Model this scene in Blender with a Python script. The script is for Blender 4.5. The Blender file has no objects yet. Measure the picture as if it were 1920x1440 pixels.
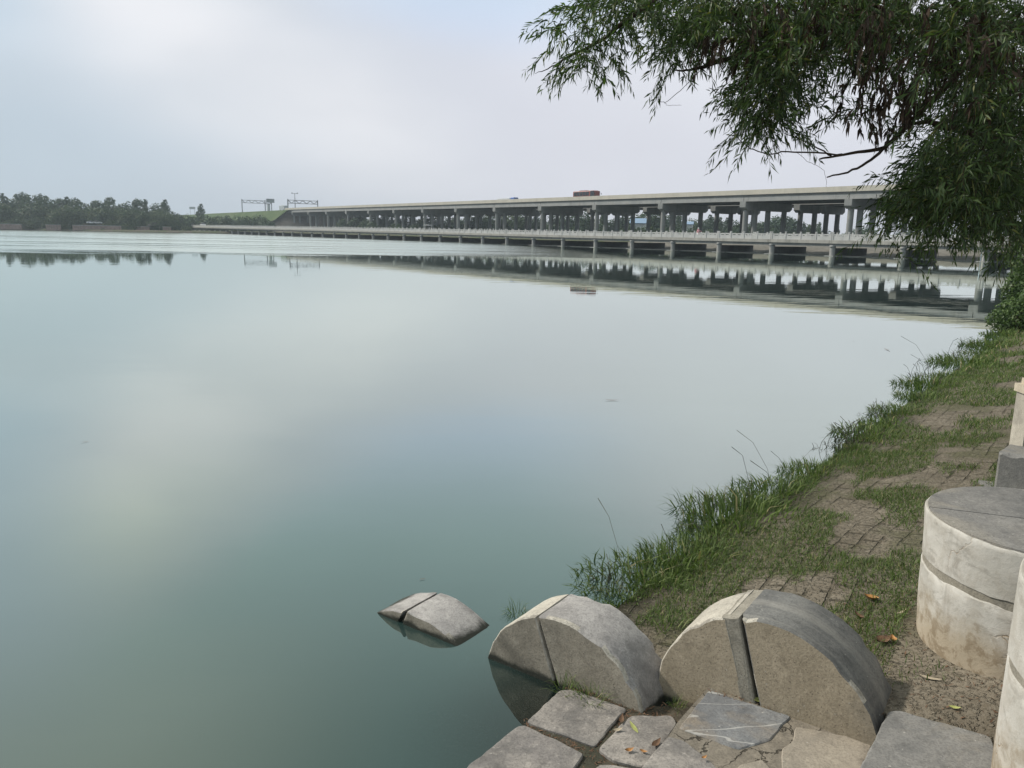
import bpy, math, random
import numpy as np
from mathutils import Matrix, Vector

# ---------------------------------------------------------------- camera
SC = bpy.context.scene
COL = SC.collection
F = 1442.0; CH = 2.4; HC = 439.0; BR = 0.018
ROLL = math.atan(BR)
PITCH = math.atan((720 - HC) * math.cos(ROLL) / F)
fwd = np.array([0, math.cos(PITCH), -math.sin(PITCH)])
up0 = np.array([0, math.sin(PITCH), math.cos(PITCH)])
r0 = np.array([1.0, 0, 0])
c_, s_ = math.cos(ROLL), math.sin(ROLL)
CR = c_ * r0 + s_ * up0
CU = -s_ * r0 + c_ * up0
EYE = np.array([0, 0, CH])
cd = bpy.data.cameras.new('camera'); cam = bpy.data.objects.new('camera', cd); COL.objects.link(cam)
cd.sensor_width = 36; cd.lens = 36 * F / 1920; cd.clip_start = 0.05; cd.clip_end = 9000
cam.matrix_world = Matrix(((CR[0], CU[0], -fwd[0], 0), (CR[1], CU[1], -fwd[1], 0), (CR[2], CU[2], -fwd[2], CH), (0, 0, 0, 1)))
SC.camera = cam


def ray(x, y): return fwd + CR * (x - 960) / F + CU * (720 - y) / F
def onz(x, y, z=0.0):
    r = ray(x, y); return EYE + r * ((z - CH) / r[2])
def aty(x, y, Y):
    r = ray(x, y); return EYE + r * (Y / r[1])
def slope(x):
    r = ray(x, 430); return r[0] / r[1]
def pix(P):
    d = np.asarray(P, float) - EYE; z = d @ fwd
    return np.array([960 + F * (d @ CR) / z, 720 - F * (d @ CU) / z])


# ---------------------------------------------------------------- world, sun, exposure
SUN_EL = math.radians(40); SUN_AZ = math.radians(-68)       # azimuth from +Y towards +X
w = bpy.data.worlds.new('World'); SC.world = w; w.use_nodes = True
nt = w.node_tree; nt.nodes.clear()


class G:
    """short-hand for math nodes"""
    def __init__(s, nt): s.nt = nt
    def n(s, t, **k):
        o = s.nt.nodes.new(t)
        for a, b in k.items(): setattr(o, a, b)
        return o
    def m(s, op, a, b=None, c=None, clamp=False):
        o = s.n('ShaderNodeMath', operation=op); o.use_clamp = clamp
        for i, v in enumerate((a, b, c)):
            if v is None: continue
            if isinstance(v, (int, float)): o.inputs[i].default_value = v
            else: s.nt.links.new(v, o.inputs[i])
        return o.outputs[0]
    def mix(s, f, a, b, mode='MIX'):
        o = s.n('ShaderNodeMix', data_type='RGBA', blend_type=mode)
        for i, v in ((0, f), (6, a), (7, b)):
            if isinstance(v, (int, float)): o.inputs[i].default_value = v
            elif isinstance(v, tuple): o.inputs[i].default_value = v if len(v) == 4 else v + (1,)
            else: s.nt.links.new(v, o.inputs[i])
        return o.outputs[2]
    def mapr(s, v, a, b, c=0.0, d=1.0, smooth=True):
        o = s.n('ShaderNodeMapRange'); o.interpolation_type = 'SMOOTHSTEP' if smooth else 'LINEAR'
        s.nt.links.new(v, o.inputs[0])
        for i, x in enumerate((a, b, c, d)): o.inputs[i + 1].default_value = x
        return o.outputs[0]
    def noise(s, vec, scale, detail=4, rough=.55, dist=0.0, col=False):
        o = s.n('ShaderNodeTexNoise'); o.inputs['Scale'].default_value = scale
        o.inputs['Detail'].default_value = detail; o.inputs['Roughness'].default_value = rough
        o.inputs['Distortion'].default_value = dist
        if vec is not None: s.nt.links.new(vec, o.inputs['Vector'])
        return o.outputs[1 if col else 0]
    def ramp(s, v, stops):
        o = s.n('ShaderNodeValToRGB'); e = o.color_ramp.elements
        while len(e) < len(stops): e.new(.5)
        for k, (p, c) in enumerate(stops):
            e[k].position = p; e[k].color = (c + (1,)) if len(c) == 3 else c
        s.nt.links.new(v, o.inputs[0]); return o.outputs[0]
    def mapping(s, vec, scale=(1, 1, 1), rot=(0, 0, 0), loc=(0, 0, 0)):
        o = s.n('ShaderNodeMapping'); s.nt.links.new(vec, o.inputs[0])
        o.inputs['Scale'].default_value = scale; o.inputs['Rotation'].default_value = rot; o.inputs['Location'].default_value = loc
        return o.outputs[0]
    def link(s, a, b): s.nt.links.new(a, b)


g = G(nt)
tc = g.n('ShaderNodeTexCoord').outputs['Generated']
sp = g.n('ShaderNodeSeparateXYZ'); g.link(tc, sp.inputs[0])
DEG = 57.29578
el = g.m('MULTIPLY', g.m('ARCSINE', sp.outputs[2]), DEG)
az = g.m('MULTIPLY', g.m('ARCTAN2', sp.outputs[0], sp.outputs[1]), DEG)
nz1 = g.noise(g.mapping(tc, (1, 1, 2.0)), 1.7, 3, .45, .3)
nz2 = g.noise(g.mapping(tc, (1, 1, 2.2), loc=(3, 1, 2)), 2.6, 3, .45, .2)
wob = g.m('MULTIPLY', g.m('SUBTRACT', nz1, .5), 16)
sky = g.n('ShaderNodeTexSky', sky_type='NISHITA'); sky.sun_disc = False
sky.sun_elevation = SUN_EL; sky.sun_rotation = SUN_AZ; sky.dust_density = 3.0; sky.air_density = 1.0
K = 10.0                                                    # cloud radiance is given for a Background strength of 0.1
def kc(r, gg, b): return (r * K, gg * K, b * K, 1)
# dull blue-grey cloud to the left, pale cloud to the right
side = g.mapr(az, -34, 6)
cloud = g.mix(side, kc(.475, .565, .65), kc(.70, .715, .785))
# a clearer blue gap above the bright streak
band_c = g.m('SUBTRACT', 16.8, g.m('MULTIPLY', g.m('ADD', az, 28.0), .44))
off = g.m('ADD', g.m('SUBTRACT', el, band_c), wob)
clear = g.m('MULTIPLY', g.m('MULTIPLY', g.mapr(off, 5, 12), g.mapr(el, 10.5, 15.5)), g.mapr(az, 24, 4))
hi = g.mapr(el, 13, 24)
gapcol = g.mix(.15, kc(.65, .765, .95), sky.outputs[0])
gapcol = g.mix(hi, gapcol, kc(.46, .63, .64))
cloud = g.mix(g.m('MULTIPLY', clear, .8), cloud, gapcol)
# the bright streak
q = g.m('DIVIDE', off, 6.8)
band = g.m('POWER', 2.718, g.m('MULTIPLY', g.m('MULTIPLY', q, q), -1.0))
band = g.m('MULTIPLY', band, g.m('MULTIPLY', g.mapr(az, 2, -14), g.mapr(nz2, .25, .6, .55, 1.0)))
bandcol = g.mix(hi, kc(.86, .86, .885), kc(1.02, 1.08, .90))
cloud = g.mix(g.m('MULTIPLY', band, .85), cloud, bandcol)
# brighter veil above the picture on the right, dim high up
veil = g.m('MULTIPLY', g.mapr(el, 5, 14), g.m('MULTIPLY', g.mapr(el, 27, 18), g.mapr(az, -2, 16)))
cloud = g.mix(g.m('MULTIPLY', veil, .8), cloud, kc(.86, .88, .93))
corner = g.m('MULTIPLY', g.mapr(az, -26, -36), g.mapr(el, 8, 13))
cloud = g.mix(g.m('MULTIPLY', corner, .8), cloud, kc(.51, .64, .76))
high = g.mapr(el, 21, 38)
cloud = g.mix(high, cloud, g.mix(g.mapr(az, -6, -30), kc(.36, .46, .45), kc(.80, .87, .77)))
zen = g.mapr(el, 45, 70)
cloud = g.mix(zen, cloud, kc(.62, .66, .70))
mot = g.mapr(nz2, .3, .7, .965, 1.035)
mul = g.n('ShaderNodeVectorMath', operation='SCALE'); g.link(cloud, mul.inputs[0]); g.link(mot, mul.inputs['Scale'])
low = g.mapr(el, 3.5, -0.5)
final = g.mix(g.m('MULTIPLY', low, .75), mul.outputs[0], g.mix(side, kc(.46, .53, .605), kc(.66, .685, .74)))
final = g.mix(.06, final, sky.outputs[0])
bg = g.n('ShaderNodeBackground'); bg.inputs['Strength'].default_value = 0.1
g.link(final, bg.inputs['Color'])
g.link(bg.outputs[0], g.n('ShaderNodeOutputWorld').inputs[0])

sd = bpy.data.lights.new('sun', 'SUN'); so = bpy.data.objects.new('sun', sd); COL.objects.link(so)
sd.energy = 3.6; sd.angle = math.radians(3); sd.color = (1.0, .93, .82)
sdir = Vector((math.sin(SUN_AZ) * math.cos(SUN_EL), math.cos(SUN_AZ) * math.cos(SUN_EL), math.sin(SUN_EL)))
so.rotation_euler = sdir.to_track_quat('Z', 'Y').to_euler(); so.location = (-40, -10, 60)
SC.view_settings.view_transform = 'Standard'; SC.view_settings.look = 'None'
SC.view_settings.exposure = 0.10; SC.view_settings.gamma = 1.0
SC.render.engine = 'CYCLES'
SC.cycles.max_bounces = 8; SC.cycles.transparent_max_bounces = 12; SC.cycles.volume_bounces = 0
SC.cycles.use_denoising = True; SC.cycles.caustics_reflective = False; SC.cycles.caustics_refractive = False

# ---------------------------------------------------------------- helpers
RNG = np.random.default_rng(7)


class MB:
    """collects verts and faces; build() links them as ONE mesh object"""
    def __init__(s): s.v = []; s.f = []; s.n = 0
    def add(s, verts, faces):
        verts = np.asarray(verts, float).reshape(-1, 3)
        s.v.append(verts); s.f += [tuple(i + s.n for i in f) for f in faces]; s.n += len(verts)
    def hexa(s, p):            # 8 corners: bottom 4 ccw, top 4 ccw
        s.add(p, [(3, 2, 1, 0), (4, 5, 6, 7), (0, 1, 5, 4), (1, 2, 6, 5), (2, 3, 7, 6), (3, 0, 4, 7)])
    def box(s, c, size, fr=None):
        h = np.array(size) / 2.0
        p = np.array([(-1, -1, -1), (1, -1, -1), (1, 1, -1), (-1, 1, -1), (-1, -1, 1), (1, -1, 1), (1, 1, 1), (-1, 1, 1)]) * h
        if fr is not None: p = p @ np.array(fr)
        s.hexa(p + np.array(c))
    def prism(s, poly, z0, z1):
        n = len(poly); P = np.asarray(poly, float)[:, :2]
        a = 0.5 * np.sum(P[:, 0] * np.roll(P[:, 1], -1) - np.roll(P[:, 0], -1) * P[:, 1])
        if a < 0: P = P[::-1]
        z0 = np.broadcast_to(z0, n); z1 = np.broadcast_to(z1, n)
        v = np.vstack([np.c_[P, z0], np.c_[P, z1]])
        s.add(v, [tuple(range(n - 1, -1, -1)), tuple(range(n, 2 * n))] + [(i, (i + 1) % n, n + (i + 1) % n, n + i) for i in range(n)])
    def tube(s, pts, rad, k=6, cap=True):
        pts = np.asarray(pts, float); m = len(pts); rad = np.broadcast_to(rad, m)
        t = np.gradient(pts, axis=0); t /= np.linalg.norm(t, axis=1)[:, None] + 1e-9
        ref = np.array([0, 0, 1.0]) if abs(t[0][2]) < .9 else np.array([1.0, 0, 0])
        V = []
        for i in range(m):
            a = np.cross(t[i], ref); a /= np.linalg.norm(a) + 1e-9; b = np.cross(t[i], a)
            for j in range(k):
                th = 2 * math.pi * j / k; V.append(pts[i] + rad[i] * (a * math.cos(th) + b * math.sin(th)))
        Fc = [(i * k + j, i * k + (j + 1) % k, (i + 1) * k + (j + 1) % k, (i + 1) * k + j) for i in range(m - 1) for j in range(k)]
        if cap: Fc += [tuple(range(k - 1, -1, -1)), tuple(range((m - 1) * k, m * k))]
        s.add(V, Fc)
    def build(s, name, mat, parent=None, smooth=False):
        me = bpy.data.meshes.new(name)
        me.from_pydata(np.vstack(s.v).tolist(), [], s.f); me.update()
        return link(name, me, mat, parent, smooth)


def link(name, me, mat, parent=None, smooth=False):
    o = bpy.data.objects.new(name, me); COL.objects.link(o)
    if mat is not None: me.materials.append(mat)
    if parent is not None: o.parent = parent
    if smooth: me.polygons.foreach_set('use_smooth', [True] * len(me.polygons))
    return o


def rawmesh(name, V, Fq, mat, parent=None, smooth=False, tri=False):
    """fast mesh from arrays (all faces the same size)"""
    V = np.asarray(V, np.float32); Fq = np.asarray(Fq, np.int32); k = Fq.shape[1]
    me = bpy.data.meshes.new(name)
    me.vertices.add(len(V)); me.vertices.foreach_set('co', V.ravel())
    me.loops.add(Fq.size); me.loops.foreach_set('vertex_index', Fq.ravel())
    me.polygons.add(len(Fq)); me.polygons.foreach_set('loop_start', np.arange(0, Fq.size, k, dtype=np.int32))
    me.update(calc_edges=True); me.validate()
    return link(name, me, mat, parent, smooth)


def empty(name, loc=(0, 0, 0), rz=0.0):
    o = bpy.data.objects.new(name, None); COL.objects.link(o); o.location = loc; o.rotation_euler = (0, 0, rz)
    o.empty_display_size = .2
    return o


def tag(o, label=None, cat=None, group=None, kind=None):
    if label: o['label'] = label
    if cat: o['category'] = cat
    if group: o['group'] = group
    if kind: o['kind'] = kind
    return o


def copy_tree(o, parent=None):
    c = o.copy(); COL.objects.link(c)
    if parent is not None: c.parent = parent
    for ch in list(o.children): copy_tree(ch, c)
    return c


def vnoise(x, y, seed=0):
    x = np.asarray(x, float); y = np.asarray(y, float)
    xi = np.floor(x).astype(np.int64); yi = np.floor(y).astype(np.int64); fx = x - xi; fy = y - yi
    fx = fx * fx * (3 - 2 * fx); fy = fy * fy * (3 - 2 * fy)
    def h(a, b):
        n = (a * 374761393 + b * 668265263 + seed * 974634777) & 0x7fffffff
        n = ((n ^ (n >> 13)) * 1274126177) & 0x7fffffff
        return ((n ^ (n >> 16)) & 0xffff) / 65535.0
    return (h(xi, yi) * (1 - fx) + h(xi + 1, yi) * fx) * (1 - fy) + (h(xi, yi + 1) * (1 - fx) + h(xi + 1, yi + 1) * fx) * fy


def fbm(x, y, seed=0, o=4):
    a = 0; s = .5; t = 0
    for k in range(o):
        a = a + s * vnoise(x * 2 ** k, y * 2 ** k, seed + k); t += s; s *= .5
    return a / t


# ---------------------------------------------------------------- materials
def mat(name, build):
    m = bpy.data.materials.new(name); m.use_nodes = True; t = m.node_tree; t.nodes.clear()
    gg = G(t); out = gg.n('ShaderNodeOutputMaterial'); gg.link(build(gg), out.inputs[0]); return m


def bsdf(gg, color, rough=.8, bump=None, bstr=.3, bdist=.02, spec=.3, metal=0.0, normal=None):
    p = gg.n('ShaderNodeBsdfPrincipled')
    for key, v in (('Base Color', color), ('Roughness', rough), ('Metallic', metal), ('Specular IOR Level', spec)):
        if isinstance(v, (int, float)): p.inputs[key].default_value = v
        elif isinstance(v, tuple): p.inputs[key].default_value = v if len(v) == 4 else v + (1,)
        else: gg.link(v, p.inputs[key])
    if bump is not None:
        b = gg.n('ShaderNodeBump'); b.inputs['Strength'].default_value = bstr; b.inputs['Distance'].default_value = bdist
        gg.link(bump, b.inputs['Height']); gg.link(b.outputs[0], p.inputs['Normal'])
    return p.outputs[0]


def oc(gg): return gg.n('ShaderNodeTexCoord').outputs['Object']


def concrete(name, c1, c2, scale=1.0, streak=True, dark=.45, rough=.85, bump=.2, bdist=.01):
    def f(gg):
        v = oc(gg); n = gg.noise(v, .9 * scale, 6, .65)
        col = gg.mix(gg.mapr(n, .3, .7), c1, c2)
        fine = gg.noise(v, 14 * scale, 4, .7)
        col = gg.mix(gg.mapr(fine, .45, .75, 0, .35), col, tuple(x * .7 for x in c1))
        if streak:
            s = gg.noise(gg.mapping(v, (1.3 * scale, 1.3 * scale, .12 * scale)), 1.6, 5, .7)
            col = gg.mix(gg.mapr(s, .52, .72, 0, dark), col, tuple(x * .45 for x in c2))
        return bsdf(gg, col, rough, fine, bump, bdist)
    return mat(name, f)


def plain(name, c, rough=.6, metal=0.0, var=.15, scale=3.0, spec=.4):
    def f(gg):
        v = oc(gg); n = gg.noise(v, scale, 4, .6)
        return bsdf(gg, gg.mix(gg.mapr(n, .3, .7), tuple(x * (1 - var) for x in c), tuple(min(1, x * (1 + var)) for x in c)), rough, n, .08, .005, spec, metal)
    return mat(name, f)


M = {}
M['viaduct'] = concrete('viaduct_concrete', (.25, .26, .265), (.32, .32, .315), .35)
M['parapet'] = concrete('parapet_concrete', (.44, .42, .37), (.52, .49, .43), .35, True, .25)
M['underdeck'] = concrete('shade_dark_girder_concrete', (.032, .036, .040), (.055, .06, .065), .3)  # near black, so the shade under the decks is painted into the colour
M['column'] = concrete('column_concrete', (.19, .20, .205), (.26, .265, .26), .4, True, .45)
M['balustrade'] = concrete('balustrade_stone', (.42, .43, .43), (.52, .52, .51), .8, True, .45)
M['bridge'] = concrete('bridge_concrete', (.30, .295, .275), (.40, .39, .36), .6, True, .7)
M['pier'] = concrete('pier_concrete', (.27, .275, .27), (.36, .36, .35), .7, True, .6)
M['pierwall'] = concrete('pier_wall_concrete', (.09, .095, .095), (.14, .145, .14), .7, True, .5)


def stone_mat(name, c1, c2, c3, scale=3.0, spots=(.07, .065, .055), wet=True, cut=.62, veins=False, cracks=0, bands=False):
    def f(gg):
        v = oc(gg)
        n = gg.noise(v, scale, 7, .68, .4); col = gg.mix(gg.mapr(n, .32, .68), c1, c2)
        n2 = gg.noise(gg.mapping(v, loc=(5, 3, 1)), scale * .45, 4, .6, .8)
        col = gg.mix(gg.mapr(n2, .50, .66, 0, .75), col, c3)
        mo = gg.noise(gg.mapping(v, loc=(9, 1, 6)), 17, 5, .72, .3)
        col = gg.mix(gg.mapr(mo, .52, .68, 0, .42), col, tuple(x * .48 for x in c1)); col = gg.mix(gg.mapr(mo, .46, .34, 0, .35), col, tuple(min(1, x * 1.3) for x in c2))
        grain = gg.noise(v, 90, 3, .7)
        col = gg.mix(gg.mapr(grain, .42, .66, .0, .42), col, tuple(x * .5 for x in c1))
        pits = gg.noise(v, 105, 2, .5)
        col = gg.mix(gg.mapr(pits, cut + .05, cut + .10, 0, .55), col, spots)
        lite = gg.noise(gg.mapping(v, loc=(2, 7, 4)), 46, 2, .5)
        col = gg.mix(gg.mapr(lite, .70, .76, 0, .5), col, (.5, .48, .44))
        dp = gg.noise(gg.mapping(v, (9, 9, 1.1), loc=(1, 4, 0)), 1.0, 4, .6)
        col = gg.mix(gg.m('MULTIPLY', gg.mapr(dp, .60, .74, 0, .5), gg.mapr(n, .40, .58)), col, tuple(x * .42 for x in c1))
        if bands:      # weathering that runs round the stone in bands
            dt = gg.n('ShaderNodeVectorMath', operation='DOT_PRODUCT'); gg.link(v, dt.inputs[0]); dt.inputs[1].default_value = (.58172, .81339, 0)
            cb = gg.n('ShaderNodeCombineXYZ'); gg.link(gg.m('MULTIPLY', dt.outputs['Value'], 11), cb.inputs[0]); gg.link(gg.m('MULTIPLY', n2, 1.6), cb.inputs[1])
            bn = gg.noise(cb.outputs[0], 1.0, 3, .6); col = gg.mix(gg.mapr(bn, .48, .64, 0, .42), col, (.33, .315, .285))
        ck = None
        if cracks:
            wv = gg.n('ShaderNodeVectorMath', operation='SCALE'); gg.link(gg.noise(v, 7, 4, .65, col=True), wv.inputs[0]); wv.inputs['Scale'].default_value = .16
            av = gg.n('ShaderNodeVectorMath', operation='ADD'); gg.link(v, av.inputs[0]); gg.link(wv.outputs[0], av.inputs[1])
            vo = gg.n('ShaderNodeTexVoronoi', feature='DISTANCE_TO_EDGE'); vo.inputs['Scale'].default_value = cracks; gg.link(av.outputs[0], vo.inputs['Vector'])
            ck = gg.m('MULTIPLY', gg.mapr(vo.outputs[0], .022, .006), gg.mapr(gg.noise(v, 5, 2), .40, .5))
            col = gg.mix(gg.m('MULTIPLY', ck, .85), col, (.03, .026, .02))
        if veins:
            vn = gg.noise(gg.mapping(v, (.35, 2.4, 1), rot=(0, 0, .75)), 1.5, 3, .5)
            va = gg.m('ABSOLUTE', gg.m('SUBTRACT', vn, .47))
            col = gg.mix(gg.mapr(va, .006, .002, 0, .6), col, (.48, .47, .45))
        if wet:      # a dark tide line where the lake laps the stone
            gz = gg.n('ShaderNodeNewGeometry'); s3 = gg.n('ShaderNodeSeparateXYZ'); gg.link(gz.outputs['Position'], s3.inputs[0])
            zz = gg.m('ADD', s3.outputs[2], gg.m('MULTIPLY', gg.m('SUBTRACT', n, .5), .10))
            col = gg.mix(gg.mapr(zz, .05, .015), col, (.035, .037, .03))
        h = gg.m('ADD', gg.m('MULTIPLY', n, .7), gg.m('MULTIPLY', grain, .25))
        h = gg.m('SUBTRACT', h, gg.mapr(pits, cut + .05, cut + .10, 0, .4))
        if ck is not None: h = gg.m('SUBTRACT', h, ck)
        return bsdf(gg, col, .85, h, .55, .012, .25)
    return mat(name, f)


M['disc_front'] = stone_mat('weathered_concrete_stone', (.34, .285, .21), (.44, .37, .28), (.28, .245, .195), 2.6, cut=.60)
M['disc_mottled'] = stone_mat('mottled_stone', (.27, .24, .195), (.38, .34, .28), (.16, .145, .12), 4.5, cut=.60)
M['disc_pale'] = stone_mat('pale_cast_stone', (.50, .44, .35), (.60, .54, .44), (.34, .30, .25), 3.0, cut=.64)
M['mortar'] = stone_mat('grey_mortar', (.175, .155, .128), (.25, .22, .18), (.14, .13, .11), 6, cracks=4.5)
M['joint_mortar'] = stone_mat('joint_mortar', (.25, .23, .19), (.33, .305, .26), (.20, .19, .165), 7)
M['soil_dark'] = stone_mat('damp_soil', (.055, .047, .035), (.10, .085, .062), (.04, .045, .03), 9, wet=False)
M['slab_grey'] = stone_mat('grey_slab_stone', (.165, .155, .148), (.35, .32, .292), (.20, .185, .18), 4.6, cut=.64)
M['slab_brown'] = stone_mat('brown_slab_stone', (.30, .265, .22), (.38, .335, .275), (.25, .225, .19), 3.0, cut=.66)
M['slab_blue'] = stone_mat('blue_grey_slab_stone', (.155, .16, .17), (.23, .235, .24), (.27, .22, .165), 3.2, cut=.68, veins=True)
M['slab_dark'] = stone_mat('dark_grey_slab_stone', (.17, .168, .165), (.25, .243, .232), (.25, .23, .20), 6, cut=.68)
M['drum_top'] = stone_mat('mottled_drum_top', (.17, .165, .16), (.255, .245, .23), (.30, .275, .235), 3.2, cut=.66)
M['skin_pale'] = stone_mat('pale_worn_skin', (.40, .37, .32), (.52, .485, .42), (.30, .28, .25), 4, cut=.62)
M['skin_dark'] = stone_mat('shade_dark_worn_skin', (.12, .12, .118), (.20, .198, .19), (.27, .26, .24), 3.0, cut=.66, bands=True)  # dark stone tone, deepened to paint in shade on the side away from the sun
M['skin_grey'] = stone_mat('lilac_grey_worn_skin', (.30, .285, .28), (.42, .40, .385), (.19, .18, .175), 4.2, cut=.64)
M['chip'] = stone_mat('freshly_chipped_edge', (.40, .37, .32), (.52, .49, .43), (.20, .18, .155), 16, cut=.58)


def white_mat(gg):
    v = oc(gg); gz = gg.n('ShaderNodeTexCoord')
    n = gg.noise(v, 3.0, 6, .65, .5); col = gg.mix(gg.mapr(n, .3, .7), (.40, .385, .35), (.56, .54, .505))
    n3 = gg.noise(v, 11, 5, .7, .3)
    sm = gg.noise(gg.mapping(v, (1, 1, 2.2), loc=(3, 8, 2)), 5.5, 6, .72, .6); col = gg.mix(gg.mapr(sm, .52, .66, 0, .6), col, (.27, .255, .23))
    dr = gg.noise(gg.mapping(v, (7, 7, .8)), 1.3, 4, .65); col = gg.mix(gg.mapr(dr, .56, .72, 0, .45), col, (.24, .22, .19))
    s3 = gg.n('ShaderNodeSeparateXYZ'); gg.link(v, s3.inputs[0])
    lowz = gg.mapr(gg.m('ADD', s3.outputs[2], gg.m('MULTIPLY', gg.m('SUBTRACT', n, .5), .5)), .34, .05)
    col = gg.mix(gg.m('MULTIPLY', lowz, .75), col, (.37, .30, .21))
    col = gg.mix(gg.m('MULTIPLY', gg.mapr(n3, .46, .58), gg.m('ADD', gg.m('MULTIPLY', lowz, .8), .16)), col, (.25, .20, .14))
    vo = gg.n('ShaderNodeTexVoronoi', feature='DISTANCE_TO_EDGE'); vo.inputs['Scale'].default_value = 2.1
    gg.link(gg.n('ShaderNodeVectorMath', operation='ADD').outputs[0], vo.inputs['Vector'])
    va = vo.inputs['Vector'].links[0].from_node; gg.link(v, va.inputs[0])
    nc = gg.noise(v, 4, 4, .6, col=True); sc_ = gg.n('ShaderNodeVectorMath', operation='SCALE'); gg.link(nc, sc_.inputs[0]); sc_.inputs['Scale'].default_value = .35; gg.link(sc_.outputs[0], va.inputs[1])
    crack = gg.m('MULTIPLY', gg.mapr(vo.outputs[0], .016, .004), gg.mapr(gg.noise(v, 1.3, 2), .42, .52))
    col = gg.mix(gg.m('MULTIPLY', crack, .8), col, (.33, .25, .17))
    fine = gg.noise(v, 60, 3, .7)
    h = gg.m('SUBTRACT', gg.m('ADD', n3, gg.m('MULTIPLY', fine, .3)), crack)
    return bsdf(gg, col, .8, h, .4, .01, .25)
M['whitewash'] = mat('chipped_whitewash', white_mat)


def mk_leaf(name, c1, c2, trans=.35, rough=.45, dry=None):
    def f(gg):
        ri = gg.n('ShaderNodeNewGeometry').outputs['Random Per Island']
        col = gg.ramp(ri, [(0, c1), (.7, c2), (.93, tuple(min(1, x * 1.4) for x in c2)), (.95, dry or c2)])
        p = bsdf(gg, col, rough, spec=.35)
        t = gg.n('ShaderNodeBsdfTranslucent'); gg.link(gg.mix(1.0, col, (1.0, 1.15, .6), 'MULTIPLY'), t.inputs[0])
        ms = gg.n('ShaderNodeMixShader'); ms.inputs[0].default_value = trans
        gg.link(p, ms.inputs[1]); gg.link(t.outputs[0], ms.inputs[2]); return ms.outputs[0]
    return mat(name, f)


M['willow_leaf'] = mk_leaf('willow_leaf', (.020, .040, .014), (.078, .125, .038), .30, .45, (.16, .17, .05))
M['dead_leaf'] = mk_leaf('withered_leaf', (.028, .018, .012), (.060, .037, .023), .10, .7)
M['grass'] = mk_leaf('grass_blade', (.052, .092, .024), (.120, .170, .050), .3, .6, (.30, .25, .14))
M['reed'] = mk_leaf('reed_blade', (.052, .092, .024), (.122, .172, .048), .3, .6, (.30, .26, .13))
M['dark_reed'] = mk_leaf('dark_reed_blade', (.020, .025, .015), (.05, .05, .028), .1, .6)
M['far_leaf'] = mk_leaf('woodland_leaf', (.020, .044, .022), (.044, .076, .032), .12, .7)
M['far_leaf_light'] = mk_leaf('light_woodland_leaf', (.034, .060, .026), (.064, .098, .040), .12, .7)
M['shrub_leaf'] = mk_leaf('shrub_leaf', (.040, .075, .020), (.085, .135, .040), .25, .5)
M['bark'] = plain('bark', (.060, .045, .034), .9, var=.35, scale=25, spec=.1)
M['twig'] = plain('twig_bark', (.075, .052, .036), .8, var=.3, scale=30, spec=.2)
M['asphalt'] = plain('asphalt', (.06, .06, .06), .9)
M['steel'] = plain('galvanised_steel', (.24, .25, .27), .5, .2)
M['signboard'] = plain('sign_back_panel', (.26, .29, .31), .6, .1)
M['rubber'] = plain('rubber', (.02, .02, .02), .8)
M['glass'] = plain('dark_vehicle_glass', (.02, .023, .03), .12, 0, .1, 2, .6)
M['bus_red'] = plain('dull_red_bus_paint', (.20, .045, .032), .4, 0, .08)
M['white_paint'] = plain('white_vehicle_paint', (.62, .64, .66), .35, 0, .05)
M['grey_paint'] = plain('grey_vehicle_paint', (.40, .43, .46), .4, 0, .05)
M['blue_paint'] = plain('blue_truck_paint', (.06, .14, .42), .45, 0, .1)
M['lamp_glass'] = plain('lamp_glass', (.7, .68, .6), .2)
M['pink_cloth'] = plain('pink_cloth', (.62, .33, .36), .9)
M['white_cloth'] = plain('white_helmet', (.75, .75, .75), .4)
M['skin'] = plain('skin', (.42, .27, .20), .6)
M['dark_cloth'] = plain('dark_cloth', (.03, .03, .035), .9)
M['blue_roof'] = plain('blue_sheet_roof', (.24, .34, .48), .5, 0, .12)
M['white_wall'] = plain('white_plaster', (.50, .52, .54), .8)
M['dark_roof'] = plain('dark_tile_roof', (.06, .06, .065), .8)
M['brick_wall'] = plain('reddish_stone_wall', (.25, .19, .17), .9, 0, .25, 1.2)
M['dry_leaf'] = plain('dry_orange_leaf', (.42, .21, .075), .7, 0, .35, 40)
M['yellow_leaf'] = plain('fallen_yellow_green_leaf', (.36, .38, .13), .6, 0, .2, 30)
M['brown_leaf'] = plain('dry_brown_leaf', (.13, .075, .045), .8, 0, .35, 40)
M['pale_leaf'] = plain('bleached_straw', (.40, .34, .25), .8, 0, .25, 40)
M['sunk_leaf'] = plain('sunken_leaf', (.20, .15, .08), .8, 0, .3, 30)
M['shell'] = plain('pale_shell', (.6, .56, .48), .5)
M['pipe'] = plain('pale_blue_pipe', (.45, .55, .62), .5)


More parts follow.
